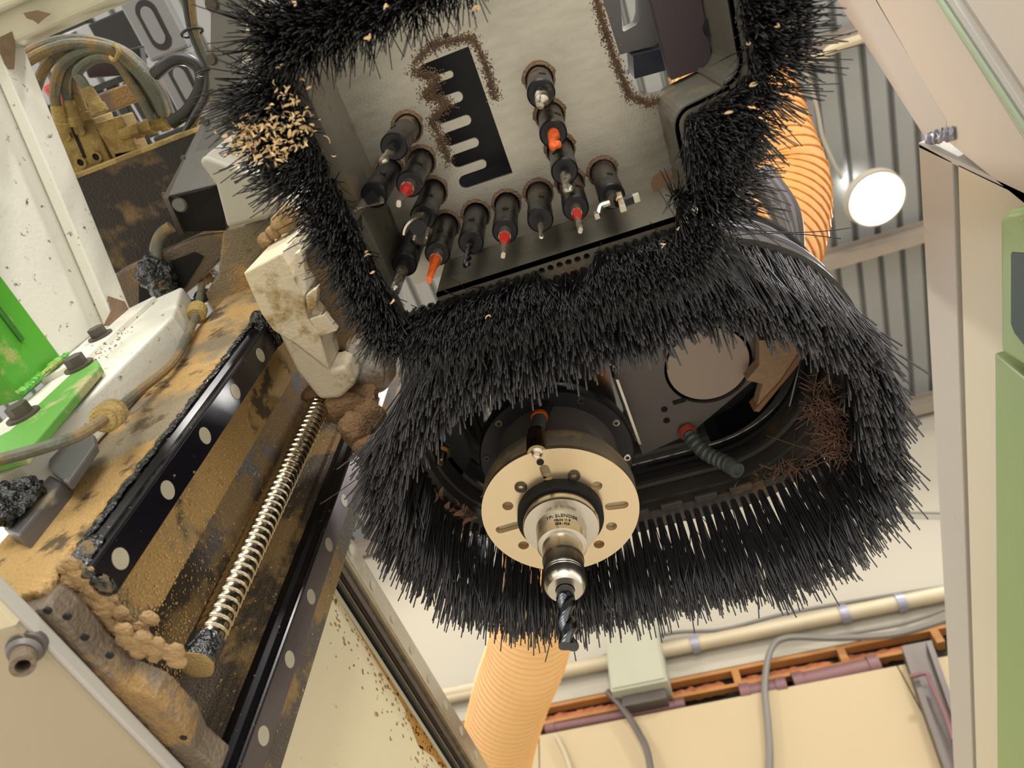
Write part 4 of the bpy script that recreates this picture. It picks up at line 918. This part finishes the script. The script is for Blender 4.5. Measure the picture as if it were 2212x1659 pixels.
# dusty fittings near the bottom of the cover
o = empty('rail_wiper_unit'); tag(o, 'greasy black wiper unit at the far left edge under the dusty cable', 'wiper unit')
G().prism([OY(x, y, 0.225) for x, y in ((5, 1140), (100, 1020), (135, 1040), (40, 1155))], (0, 0.02, 0)).obj('wiper_body', mt_galv, o, 0.002)
G().prism([OY(x, y, 0.222) for x, y in ((0, 1120), (92, 1010), (103, 1018), (8, 1130))], (0, 0.004, 0)).obj('rubber_lip', mt_black, o)
g = G()
for q in ((15, 1000), (40, 985), (70, 975), (20, 1040), (5, 1075), (35, 1085), (60, 1060), (10, 1110), (90, 968)): g.blob(OY(*q, 0.215), 0.011, 3, 0.3, (1.1, 1, 1))
g.obj('grease', mt_grease, o)
o = empty('angle_bracket'); tag(o, 'small dull metal angle bracket beside the greasy wiper', 'bracket')
G().prism([OY(x, y, 0.215) for x, y in ((102, 985), (120, 972), (200, 935), (205, 960), (145, 1045), (108, 1015))], (0, 0.008, 0)).obj('bracket_body', mt_galv, o, 0.002)

# frame members top left
o = empty('white_frame_beam'); tag(o, 'speckled white frame beam running down the left edge to the cover box', 'frame beam')
G().prism([(-0.625, -0.6, 0.707), (-0.625, 0.195, 0.707), (-0.625, 0.195, 0.83), (-0.625, -0.13, 0.955), (-0.625, -0.6, 1.05)], (-0.04, 0, 0)).obj('web', mt_white, o, 0.002)
g = G(); a_, b_, c_, d_ = Vector((-0.607, 0.195, 0.842)), Vector((-0.607, -0.13, 0.955)), Vector((-0.607, -0.16, 0.915)), Vector((-0.607, 0.195, 0.80))
g.prism([a_, b_, c_, d_], (-0.016, 0, 0)); g.obj('folded_lip', mt_white, o, 0.002)
G().prism([OX(x, y, -0.6055) for x, y in ((232, 640), (268, 652), (279, 676), (262, 700), (222, 705), (240, 670))], (0.0012, 0, 0)).obj('sawdust_patch', mt_sawb, o)
o = empty('cream_cross_beam'); tag(o, 'cream frame beam with chipped rusty spot crossing the top left corner', 'frame beam')
G().box((-0.75, -0.32, 0.90), (-0.22, -0.122, 0.96)).obj('box_section', mt_cream, o, 0.006, 3)
G().box((-0.75, -0.32, 0.885), (-0.22, -0.152, 0.90)).obj('lower_lip', mt_cream, o, 0.005, 3)
rust = mat('rust chip', '#75614f', 0.9, 0, 0.3, 80)
def patch(name, pts, z, m, parent):
    return G().prism(Zs(z, pts), (0, 0, 0.0006)).obj(name, m, parent)
patch('rust_spot', ((50, 28), (80, 22), (110, 30), (95, 40), (82, 52), (72, 44), (58, 40)), 0.8845, rust, o)
patch('rust_spot', ((0, 80), (25, 68), (34, 100), (30, 150), (15, 150), (0, 115)), 0.8990, rust, o)
o = empty('green_frame_beam'); tag(o, 'bright green painted beam with bolted end plate at the left edge', 'frame beam')
G().prism([(-0.618, -0.5, 0.625), (-0.618, 0.197, 0.625), (-0.618, 0.197, 0.705), (-0.618, -0.5, 0.705)], (-0.08, 0, 0)).obj('box_section', mt_green, o, 0.002)
G().tube([(-0.6165, -0.4, 0.672), (-0.6165, 0.15, 0.672)], 0.003, 6).obj('groove_shade_line', mat('painted recess shade green', '#2c6a1c', 0.5), o)  # raised rod in darker green, painted as the shade in a groove
G().prism([OY(x, y, 0.188) for x, y in ((-40, 1010), (50, 985), (215, 790), (208, 775), (160, 800), (20, 930), (-40, 960))], (0, 0.009, 0)).obj('end_plate', mat('dusty green paint', '#5f9a44', 0.45, 0, 0.1, 8, 0.4, 260, dust='#a8a878', damt=0.4, dscale=12), o, 0.0015)
for q in ((172, 793), (52, 900)): hexbolt(OY(*q, 0.188), (0, -1, 0), 0.010, o, mt_steelb)
g = G()
for k in range(16): g.blob((-0.612 + 0.003 * R.random(), 0.188, 0.625 + 0.0052 * k), R.uniform(0.003, 0.006), 2, 0.3, (1, 0.7, 1))
g.obj('weld_bead', mt_green, o)

# sensor cable down the dusty face
o = empty('sensor_cable'); tag(o, 'dust coated sensor cable with ribbed grommets running down the slide side', 'cable')
cp = [OY(x, y, yy) for x, y, yy in ((500, 430, 0.17), (478, 500, 0.19), (452, 560, 0.21), (436, 620, 0.222), (425, 675, 0.226), (405, 725, 0.228), (372, 785, 0.229), (300, 845, 0.222), (235, 898, 0.197), (170, 940, 0.186), (100, 965, 0.178), (30, 985, 0.178), (-30, 1000, 0.178))]
G().tube(smooth(cp, 8), 0.0048, 10).obj('cable_sheath', mt_hoseg, o)
cp2 = [OY(x, y, yy) for x, y, yy in ((484, 430, 0.17), (460, 500, 0.19), (448, 560, 0.212))]
G().tube(smooth(cp2, 8), 0.0045, 10).obj('cable_branch', mt_hoseg, o)
def grommet(p, d, r):
    g = G(); pr_ = []
    for k in range(13): pr_.append((r * 0.28 * (k - 6) / 1.5, r * (1.0 if k % 4 in (1, 2) else 0.78)))
    return g.lathe(p, d, pr_, 22).obj('ribbed_grommet', mt_dusty, o)
grommet(cp[4], cp[5] - cp[3], 0.0125); grommet(cp[8], cp[9] - cp[7], 0.0125)
G().lathe(OY(442, 590, 0.215), (cp[3] - cp[2]), [(-0.012, 0.009), (-0.012, 0.0115), (-0.006, 0.0115), (-0.006, 0.0085), (0.01, 0.0085), (0.012, 0.0125), (0.016, 0.0125)], 20).obj('coupling_nut', mt_brass, o)
G().tube([OY(443, 540, 0.206), OY(440, 555, 0.208)], 0.0068, 12).obj('yellow_marker', mat('yellow tag', '#d8b13a', 0.5), o)
o = empty('grease_lump'); tag(o, 'glossy black grease lump on the housing left of the sensor cable', 'grease')
g = G()
for q, r_ in (((330, 580), 0.014), ((345, 610), 0.016), ((362, 635), 0.014), ((318, 600), 0.010), ((352, 590), 0.012), ((375, 650), 0.010)): g.blob(Z(*q, 0.93), r_ * 1.3, 3, 0.25, (1, 1, 1))
g.obj('grease_mass', mt_grease, o)
G().tube(smooth([Z(370, 490, 0.97), Z(350, 505, 0.965), Z(338, 530, 0.955), Z(336, 565, 0.94)], 6), 0.0085, 12).obj('short_hose', mt_hoseg, o)
o = lump('grease_lump', mt_grease, 'wet black grease behind the upper grommet of the sensor cable', [(OY(440, 640, 0.232), 0.014, (1, .7, 1.2)), (OY(455, 600, 0.235), 0.013, (1, .7, 1.3)), (OY(420, 660, 0.232), 0.012, (1, .7, 1)), (OY(402, 665, 0.232), 0.01, (1, .7, 1)), (OY(460, 570, 0.235), 0.01, (1, .7, 1))], cat='grease')

# upper left machinery
o = empty('oily_housing'); tag(o, 'dark oily housing with flaking sawdust under the valve block', 'housing')
G().box((-0.74, 0.034, 1.0), (-0.485, 0.175, 1.04)).obj('lower_face', mt_oil, o, 0.002)
G().box((-0.74, 0.030, 0.998), (-0.485, 0.036, 1.05)).obj('edge_strip', mt_dusty, o, 0.001)
o = empty('dusty_casting'); tag(o, 'dusty cast arm with dark pocket above the white cover box', 'casting')
G().prism(Zs(0.95, ((248, 592), (425, 512), (500, 500), (478, 560), (420, 620), (395, 640), (290, 680), (275, 680))), (0, 0, 0.03)).obj('arm_body', mt_castg, o, 0.003)
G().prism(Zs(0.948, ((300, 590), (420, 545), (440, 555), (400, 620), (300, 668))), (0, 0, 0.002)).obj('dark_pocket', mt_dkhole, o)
G().prism(Zs(0.92, ((480, 500), (560, 480), (608, 470), (600, 500), (530, 600), (560, 655), (530, 690), (470, 690), (440, 640), (470, 590))), (0, 0, 0.04)).obj('sloping_web', mt_cast, o, 0.004)
o = empty('valve_block'); tag(o, 'sawdust coated pneumatic valve block with four hose fittings at upper left', 'valve block')
vz = 1.05
G().prism(Zs(vz, ((115, 285), (200, 255), (245, 365), (150, 385))), (0, 0, 0.055)).obj('manifold', mt_dusty, o, 0.002)
G().prism(Zs(vz + 0.0, ((203, 268), (262, 250), (300, 330), (248, 350))), (0, 0, 0.035)).obj('side_block', mt_dusty, o, 0.002)
G().prism(Zs(vz + 0.0, ((245, 330), (308, 318), (312, 335), (250, 358))), (0, 0, 0.02)).obj('foot_block', mt_dusty, o, 0.002)
G().prism(Zs(vz - 0.001, ((151, 273), (158, 271), (186, 340), (180, 343))), (0, 0, 0.002)).obj('joint_line', mt_dkhole, o)
for q in ((145, 292), (176, 280)): G().lathe(Z(*q, vz), (0, 0, -1), [(-0.002, 0.0085), (0.006, 0.0085)], 6, False).obj('hex_plug', mt_dusty, o)
for q in ((176, 350), (209, 338)):
    G().lathe(Z(*q, vz), (0, 0, -1), [(0, 0.0085), (0.003, 0.0085), (0.003, 0.005)], 20, caps=False).obj('port_ring', mt_dusty, o)
    G().lathe(Z(*q, vz), (0, 0, -1), [(0, 0.005), (0.001, 0.005)], 16).obj('port_bore', mt_dkhole, o)
G().tube([Z(262, 290, vz), Z(368, 262, vz + 0.01)], 0.0085, 12, rs=[0.009, 0.009]).obj('side_fitting', mt_dusty, o)
for t in (0.25, 0.5, 0.78): p_ = Z(262, 290, vz).lerp(Z(368, 262, vz + 0.01), t); G().tube([p_, p_ + (Z(368, 262, vz) - Z(262, 290, vz)).normalized() * 0.012], 0.0115, 6, sm=False).obj('fitting_nut', mt_dusty, o)
hs_ = [((130, 262), (118, 200), (135, 140), (190, 108), (240, 112), (290, 150), (330, 200), (352, 245)),
       ((158, 250), (142, 195), (150, 150), (195, 118), (240, 118), (285, 158), (322, 205), (345, 250)),
       ((175, 238), (160, 190), (160, 160), (200, 122), (245, 124), (282, 165), (314, 212), (338, 255)),
       ((205, 222), (180, 180), (168, 155), (205, 126), (248, 130), (278, 170), (306, 214), (330, 258)),
       ((75, 200), (95, 150), (130, 112), (190, 98), (250, 108), (300, 145), (340, 200), (360, 245)),
       ((50, 120), (90, 100), (140, 86), (200, 88), (262, 108), (305, 142), (346, 195), (368, 245)),
       ((55, 135), (95, 112), (145, 96), (200, 96), (258, 112), (300, 150), (340, 202), (356, 250))]
lbs = ['dusty air hose nearest the white beam, looping from the valve block', 'second dusty air hose looping up from the valve block', 'third dusty air hose looping up from the valve block', 'rightmost short dusty air hose curving into the valve block', 'dusty air hose looping behind the white beam', 'outermost grey hose along the top of the hose bundle', 'grey hose just inside the outermost hose of the bundle']
for k, pts in enumerate(hs_):
    o = empty('air_hose'); tag(o, lbs[k], 'hose', 'dusty air hoses on the valve block')
    zz = 1.02 + 0.012 * (k % 3)
    P = [Z(x, y, zz + 0.003 * i) for i, (x, y) in enumerate(pts)]
    G().tube(smooth(P, 8), 0.0068, 10).obj('hose_sheath', mt_hoseg, o)
    if k < 4:
        d_ = (P[0] - P[1]).normalized(); G().lathe(P[0] - d_ * 0.02, d_, [(0, 0.0085), (0.022, 0.0095), (0.023, 0.0115), (0.034, 0.0115)], 16).obj('hose_ferrule', mt_dusty, o)
o = G().tube(smooth([Z(248, 96, 1.005), Z(256, 112, 1.0), Z(246, 130, 1.005), Z(238, 120, 1.03), Z(244, 100, 1.03), Z(248, 96, 1.005)], 5), 0.0025, 6).obj('cable_tie', mt_dusty); tag(o, 'dusty cable tie around the bundle of air hoses', 'cable tie')
# black hoses to the channel
cable('black_hose', [Z(335, 160, 1.04), Z(370, 132, 1.03), Z(400, 128, 1.03), Z(428, 145, 1.03), Z(436, 175, 1.03), Z(430, 200, 1.03), Z(405, 240, 1.03), Z(370, 266, 1.03)], 0.0085, mt_hoseb, 'thick black rubber hose curving from the roof chain to the valve fitting', 'hose', 12)
cable('black_hose', [Z(398, -20, 1.0), Z(412, 60, 1.0), Z(430, 110, 1.0), Z(448, 150, 1.0), Z(446, 200, 1.0), Z(420, 250, 1.02), Z(398, 290, 1.03)], 0.0052, mt_hoseb, 'thin glossy cable hanging from the top edge left of the grey channel', 'hose', 10)
cable('black_hose', [Z(412, -20, 1.0), Z(420, 60, 1.0), Z(438, 110, 1.0), Z(455, 150, 1.0), Z(454, 195, 1.0), Z(432, 235, 1.02), Z(405, 295, 1.03)], 0.005, mt_hoseg, 'greyish cable tied beside the thin glossy cable', 'hose', 10)
for q, l_ in (((415, 70), 'upper black cable tie on the two thin cables'), ((446, 158), 'lower black cable tie where the hoses meet')):
    c = Z(*q, 1.0); pts = [c + Vector((0.014 * math.cos(t), 0.004 * math.sin(t), 0.010 * math.sin(t))) for t in np.linspace(0, 2 * PI, 13)]
    o = G().tube(pts, 0.0018, 6).obj('cable_tie', mt_black); tag(o, l_, 'cable tie')
# grey cable channel
o = empty('cable_channel'); tag(o, 'grey metal cable channel with an open lower end beside the brush', 'cable channel')
A_ = Zs(0.94, ((455, -40), (535, -40), (535, 60), (520, 150), (465, 270), (452, 250)))
G().prism(A_, (0, 0, 0.02)).obj('upper_sheet', mt_galv, o, 0.002)
G().prism([Z(440, 255, 0.95), Z(520, 150, 0.94), Z(560, 290, 0.92), Z(488, 395, 0.90), Z(350, 428, 0.90)], (0, 0, 0.012)).obj('lower_sheet', mt_galv, o, 0.002)
G().prism([Z(350, 428, 0.898), Z(362, 432, 0.898), Z(450, 262, 0.948), Z(440, 258, 0.948)], (0, 0, 0.008)).obj('folded_edge', mt_steelb, o, 0.001)
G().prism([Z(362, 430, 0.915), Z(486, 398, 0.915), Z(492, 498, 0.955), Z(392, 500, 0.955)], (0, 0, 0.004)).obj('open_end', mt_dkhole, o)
G().prism([Z(352, 428, 0.90), Z(364, 430, 0.90), Z(398, 506, 0.95), Z(386, 506, 0.95)], (0, 0, 0.01)).obj('end_lip', mt_steelb, o)
G().prism([Z(480, 398, 0.90), Z(492, 396, 0.90), Z(497, 494, 0.95), Z(488, 498, 0.95)], (0, 0, 0.01)).obj('end_lip', mt_steelb, o)
for q, r_ in (((388, 442), 0.010), ((396, 340), 0.003), ((354, 420), 0.003), ((457, 10), 0.008), ((456, 128), 0.007), ((443, 262), 0.006)):
    G().lathe(Z(*q, 0.905 if q[1] > 300 else 0.938), (0, 0, -1), [(0, r_), (0.003, r_ * 0.8)], 18).obj('rivet', mt_steelb if r_ < 0.009 else mt_galv, o)
G().prism(Zs(0.94, ((538, -40), (575, -40), (575, 110), (520, 140))), (0, 0, 0.015)).obj('white_side_sheet', mt_white, o, 0.002)
G().prism(Zs(0.93, ((530, 38), (538, 34), (562, 98), (552, 104))), (0, 0, 0.006)).obj('black_slot_bar', mt_black, o)
o = empty('rounded_guard'); tag(o, 'off white rounded guard with dust at its foot left of the brush', 'guard')
G().prism(Zs(0.86, ((428, 350), (440, 336), (462, 344), (560, 380), (585, 440), (582, 470), (490, 495), (465, 400))), (0, 0, 0.09)).obj('guard_shell', mat('guard paint', '#a9a69c', 0.5, 0, 0.06, 5, 0.2, 300, dust='#b09868', damt=0.22, dscale=6), o, 0.012, 4)
G().prism(Zs(0.90, ((430, 345), (500, 290), (570, 330), (590, 420), (470, 400))), (0, 0, 0.06)).obj('guard_top', mat('guard paint light', '#bdbcb8', 0.4, 0, 0.06, 5), o, 0.01, 4)
# cable chain
cc = empty('cable_chain'); tag(cc, 'black plastic cable chain with oval side plates under the roof at upper left', 'cable chain')
zc = 1.55; xa = Z(283, 60, zc).x; ya = Z(283, 60, zc).y
for k in range(5):
    y0 = ya - 0.16 + 0.115 * k
    G().box((xa, y0, zc), (xa + 0.09, y0 + 0.112, zc + 0.03)).obj('link_plate', mt_chains, cc, 0.006); lk = cc.children[-1] if False else [c for c in COL.objects if c.name.startswith('link_plate')][-1]
    ov = [(xa + 0.045 + 0.022 * math.cos(t), y0 + 0.056 + (0.04 if math.sin(t) > 0 else -0.04) * 0.6 + 0.022 * math.sin(t)) for t in np.linspace(0, 2 * PI, 20)[:-1]]
    G().prism([(a, b, zc - 0.001) for a, b in ov], (0, 0, 0.004)).obj('oval_recess', mt_black, lk)
    G().prism([(xa + 0.045 + (a - xa - 0.045) * 0.6, y0 + 0.056 + (b - y0 - 0.056) * 0.75, zc - 0.004) for a, b in ov], (0, 0, 0.004)).obj('oval_boss', mt_chains, lk, 0.001)
    G().box((xa - 0.09, y0 + 0.01, zc + 0.02), (xa, y0 + 0.10, zc + 0.05)).obj('inner_frame', mt_chain, cc, 0.003)
    for j in range(7):
        if k in (0, 2, 3): G().box((xa - 0.36 + 0.038 * j, y0 + 0.006, zc + 0.03), (xa - 0.36 + 0.038 * j + 0.022, y0 + 0.108, zc + 0.05)).obj('chain_slat', mt_chain, cc, 0.002)
    G().box((xa - 0.38, y0 - 0.004, zc + 0.02), (xa - 0.09, y0 + 0.008, zc + 0.05)).obj('cross_bar', mt_chain, cc)
o = empty('red_lever'); tag(o, 'red plastic part behind the dusty air hoses', 'lever')
G().prism(Zs(1.12, ((85, 190), (125, 165), (150, 160), (188, 190), (190, 215), (160, 200), (140, 235), (105, 215))), (0, 0, 0.02)).obj('red_body', mt_redp, o, 0.006)
G().prism(Zs(1.10, ((45, 95), (60, 84), (92, 78), (90, 88), (50, 102))), (0, 0, 0.02)).obj('red_tab', mt_redp, o, 0.004)
o = empty('dusty_crossbar'); tag(o, 'brown dusty crossbar behind the air hoses', 'crossbar')
G().prism(Zs(1.15, ((185, 212), (325, 162), (345, 200), (215, 252))), (0, 0, 0.03)).obj('bar', mt_castg, o, 0.003)
G().prism(Zs(1.18, ((175, 130), (300, 100), (310, 160), (190, 170))), (0, 0, 0.02)).obj('black_plate', mt_chain, o, 0.003)

# ================================================================== GANTRY BEAM (behind slide)
gb = empty('gantry_beam'); tag(gb, 'cream gantry beam with brown glue stains behind the slide', 'gantry beam')
G().box((-0.70, 0.56, 0.40), (-0.53, 3.2, 0.79)).obj('beam_face', mt_creamd, gb, 0.004)
G().box((-0.70, 0.56, 0.79), (-0.535, 3.2, 0.85)).obj('beam_top', mt_cream, gb)
for z_, x_, m_2 in ((0.793, -0.528, mt_cream), (0.803, -0.522, mt_railb), (0.812, -0.526, mt_pipe), (0.822, -0.518, mt_rail)):
    G().box((-0.54, 0.56, z_ - 0.028), (x_, 3.2, z_ - 0.020)).obj('ledge', m_2, gb)
g = G()
for _ in range(260):
    y_ = R.uniform(0.62, 1.25); zz = 0.765 - abs(R.gauss(0, 0.035)); s_ = R.uniform(0.0008, 0.004)
    pts = [(-0.5295, y_ + s_ * R.uniform(0.6, 1.6) * math.cos(t), zz + s_ * R.uniform(0.3, 1.0) * math.sin(t)) for t in np.linspace(0, 2 * PI, 7)[:-1]]
    g.prism(pts, (-0.001, 0, 0))
stuff(g.obj('glue_spatter', mat('brown glue', '#8f6a2e', 0.6), gb))
G().prism([(-0.5295, 0.60, 0.768), (-0.5295, 0.75, 0.764), (-0.5295, 0.95, 0.755), (-0.5295, 1.02, 0.73), (-0.5295, 1.08, 0.748), (-0.5295, 1.3, 0.758), (-0.5295, 1.3, 0.767), (-0.5295, 0.6, 0.778)], (-0.001, 0, 0)).obj('glue_run', mat('amber glue run', '#a87828', 0.45), gb)
hr = empty('linear_rail'); tag(hr, 'silver horizontal rail with round bolt caps running towards the back wall', 'linear rail')
G().box((-0.53, 0.56, 0.80), (-0.502, 3.2, 0.84)).obj('rail_body', mt_steel, hr, 0.001)
G().box((-0.502, 0.56, 0.800), (-0.4995, 3.2, 0.805)).obj('rail_lip', mt_steel, hr)
y_ = 0.731
for k in range(-2, 14): G().lathe((-0.502, y_ + 0.0795 * k, 0.822), (1, 0, 0), [(-0.001, 0.0085), (0.0008, 0.0085)], 24).obj('bolt_cap', mt_cap, hr)
lp = empty('lower_cover_panel'); tag(lp, 'tan lower machine cover panel under the slide foot', 'cover panel')
G().box((-1.3, -0.1, 0.316), (-0.43, 0.242, 0.322)).obj('panel_sheet', mt_creamd, lp)
G().box((-1.3, 0.242, 0.316), (-0.432, 1.3, 0.320)).obj('panel_sheet', mat('tan panel paint', '#a3967c', 0.4, 0, 0.08, 4, 0.15, 200, dust='#b08a4c', damt=0.1, dscale=6), lp)
G().box((-0.446, -0.1, 0.320), (-0.428, 1.3, 0.331)).obj('folded_edge', mt_post, lp, 0.002)
p = Z(58, 1398, 0.316); g = G()
G().lathe(p, (0.35, -0.1, -1), [(-0.004, 0.012), (0.002, 0.012), (0.002, 0.009), (0.005, 0.011), (0.008, 0.009)], 24).obj('grommet', mt_hoodin, lp)
G().lathe(p + Vector((0.002, 0, -0.006)), (0.75, -0.1, -1), [(0, 0.0075), (0.016, 0.0075), (0.016, 0.0045), (0.006, 0.0045)], 20, caps=False).obj('hose_stub', mt_castg, lp)

# ================================================================== RIGHT ENCLOSURE
X5 = 0.5
rp = empty('side_enclosure_panel'); tag(rp, 'tall grey cream enclosure panel along the right edge of the photo', 'enclosure panel')
G().prism([(X5, 0.415, 1.145), (X5, 3.4, 1.145), (X5, 3.4, 1.045), (X5, 0.420, 1.045)], (0.012, 0, 0)).obj('upper_strip', mt_post, rp, 0.002)
G().prism([(X5 + 0.012, 0.420, 1.045), (X5 + 0.012, 3.4, 1.045), (X5 + 0.012, 3.4, 1.03), (X5 + 0.012, 0.42, 1.03)], (0.03, 0, 0)).obj('recess_strip', mt_post, rp)
G().prism([(X5, 0.420, 1.03), (X5, 3.4, 1.03), (X5, 3.4, 0.60), (X5, 0.425, 0.60)], (0.012, 0, 0)).obj('main_sheet', mat('pale cream panel', '#c2bba6', 0.45, 0, 0.04, 3, 0.1, 300), rp, 0.002)
G().prism([(X5, 0.415, 1.145), (X5 + 0.11, 0.40, 1.145), (X5 + 0.11, 0.40, 0.8), (X5, 0.42, 0.8)], (0, 0.008, 0)).obj('end_return', mt_post, rp, 0.001)
g = G()
for k in range(5): g.blob(OX(2010 + 12 * k, 300 - 3 * k, X5 - 0.002), 0.010, 2, 0.4, (0.6, 1, 0.6))
g.obj('weld_sealant', mt_band, rp)
db = empty('diagonal_enclosure_brace'); tag(db, 'broad folded sheet brace slanting across the top right corner', 'brace')
def XP(pts, x_): return [OX(x, y, x_) for x, y in pts]
G().prism(XP(((1770, -60), (1860, -60), (2045, 262), (2040, 300), (1998, 298)), X5), (0.012, 0, 0)).obj('brace_edge', mt_post, db, 0.001)
G().prism(XP(((1855, -60), (1985, -60), (2212, 300), (2400, 600), (2330, 600), (2212, 440), (2040, 300), (2045, 262)), X5 + 0.0), (0.02, 0, 0)).obj('brace_face', mat('warm cream sheet', '#b7ae9f', 0.45, 0, 0.05, 3, 0.1, 300), db, 0.001)
G().prism(XP(((1985, -60), (2020, -60), (2400, 520), (2400, 600), (2212, 300)), X5 - 0.012), (0.03, 0, 0)).obj('brace_ridge', mt_greenr if False else mt_post, db, 0.001)
G().prism(XP(((2020, -60), (2600, -60), (2600, 600), (2400, 520)), X5 - 0.004), (0.02, 0, 0)).obj('outer_sheet', mat('warm cream sheet', '#b7ae9f'), db, 0.001)
G().tube([OX(1992, -60, X5 - 0.014), OX(2400, 560, X5 - 0.014)], 0.004, 8).obj('green_seal', mat('pale green seal', '#93a286', 0.6), db)
G().prism(XP(((1985, 308), (2050, 280), (2500, 360), (2500, 620), (2212, 436)), X5 + 0.034), (0.012, 0, 0)).obj('corner_gusset', mt_post, db, 0.001)
gp = empty('green_side_panel'); tag(gp, 'soft green textured lower panel at the right edge', 'panel')
G().prism([(X5 - 0.02, 0.66, 0.905), (X5 - 0.02, 2.2, 0.905), (X5 - 0.02, 2.2, 0.5), (X5 - 0.02, 0.66, 0.5)], (0.02, 0, 0)).obj('panel_sheet', mt_greenr, gp, 0.004)
gw = empty('green_window_housing'); tag(gw, 'green rounded window housing with dark glass above the green panel', 'window housing')
pts = XP(((2157, 470), (2175, 455), (2400, 420), (2400, 900), (2212, 792), (2160, 760)), X5 - 0.035)
G().prism(pts, (0.03, 0, 0)).obj('housing_frame', mt_greenr, gw, 0.008, 4)
G().prism(XP(((2182, 545), (2400, 560), (2400, 820), (2225, 765), (2190, 720), (2182, 700)), X5 - 0.037), (0.006, 0, 0)).obj('dark_glass', mt_greend, gw, 0.002)
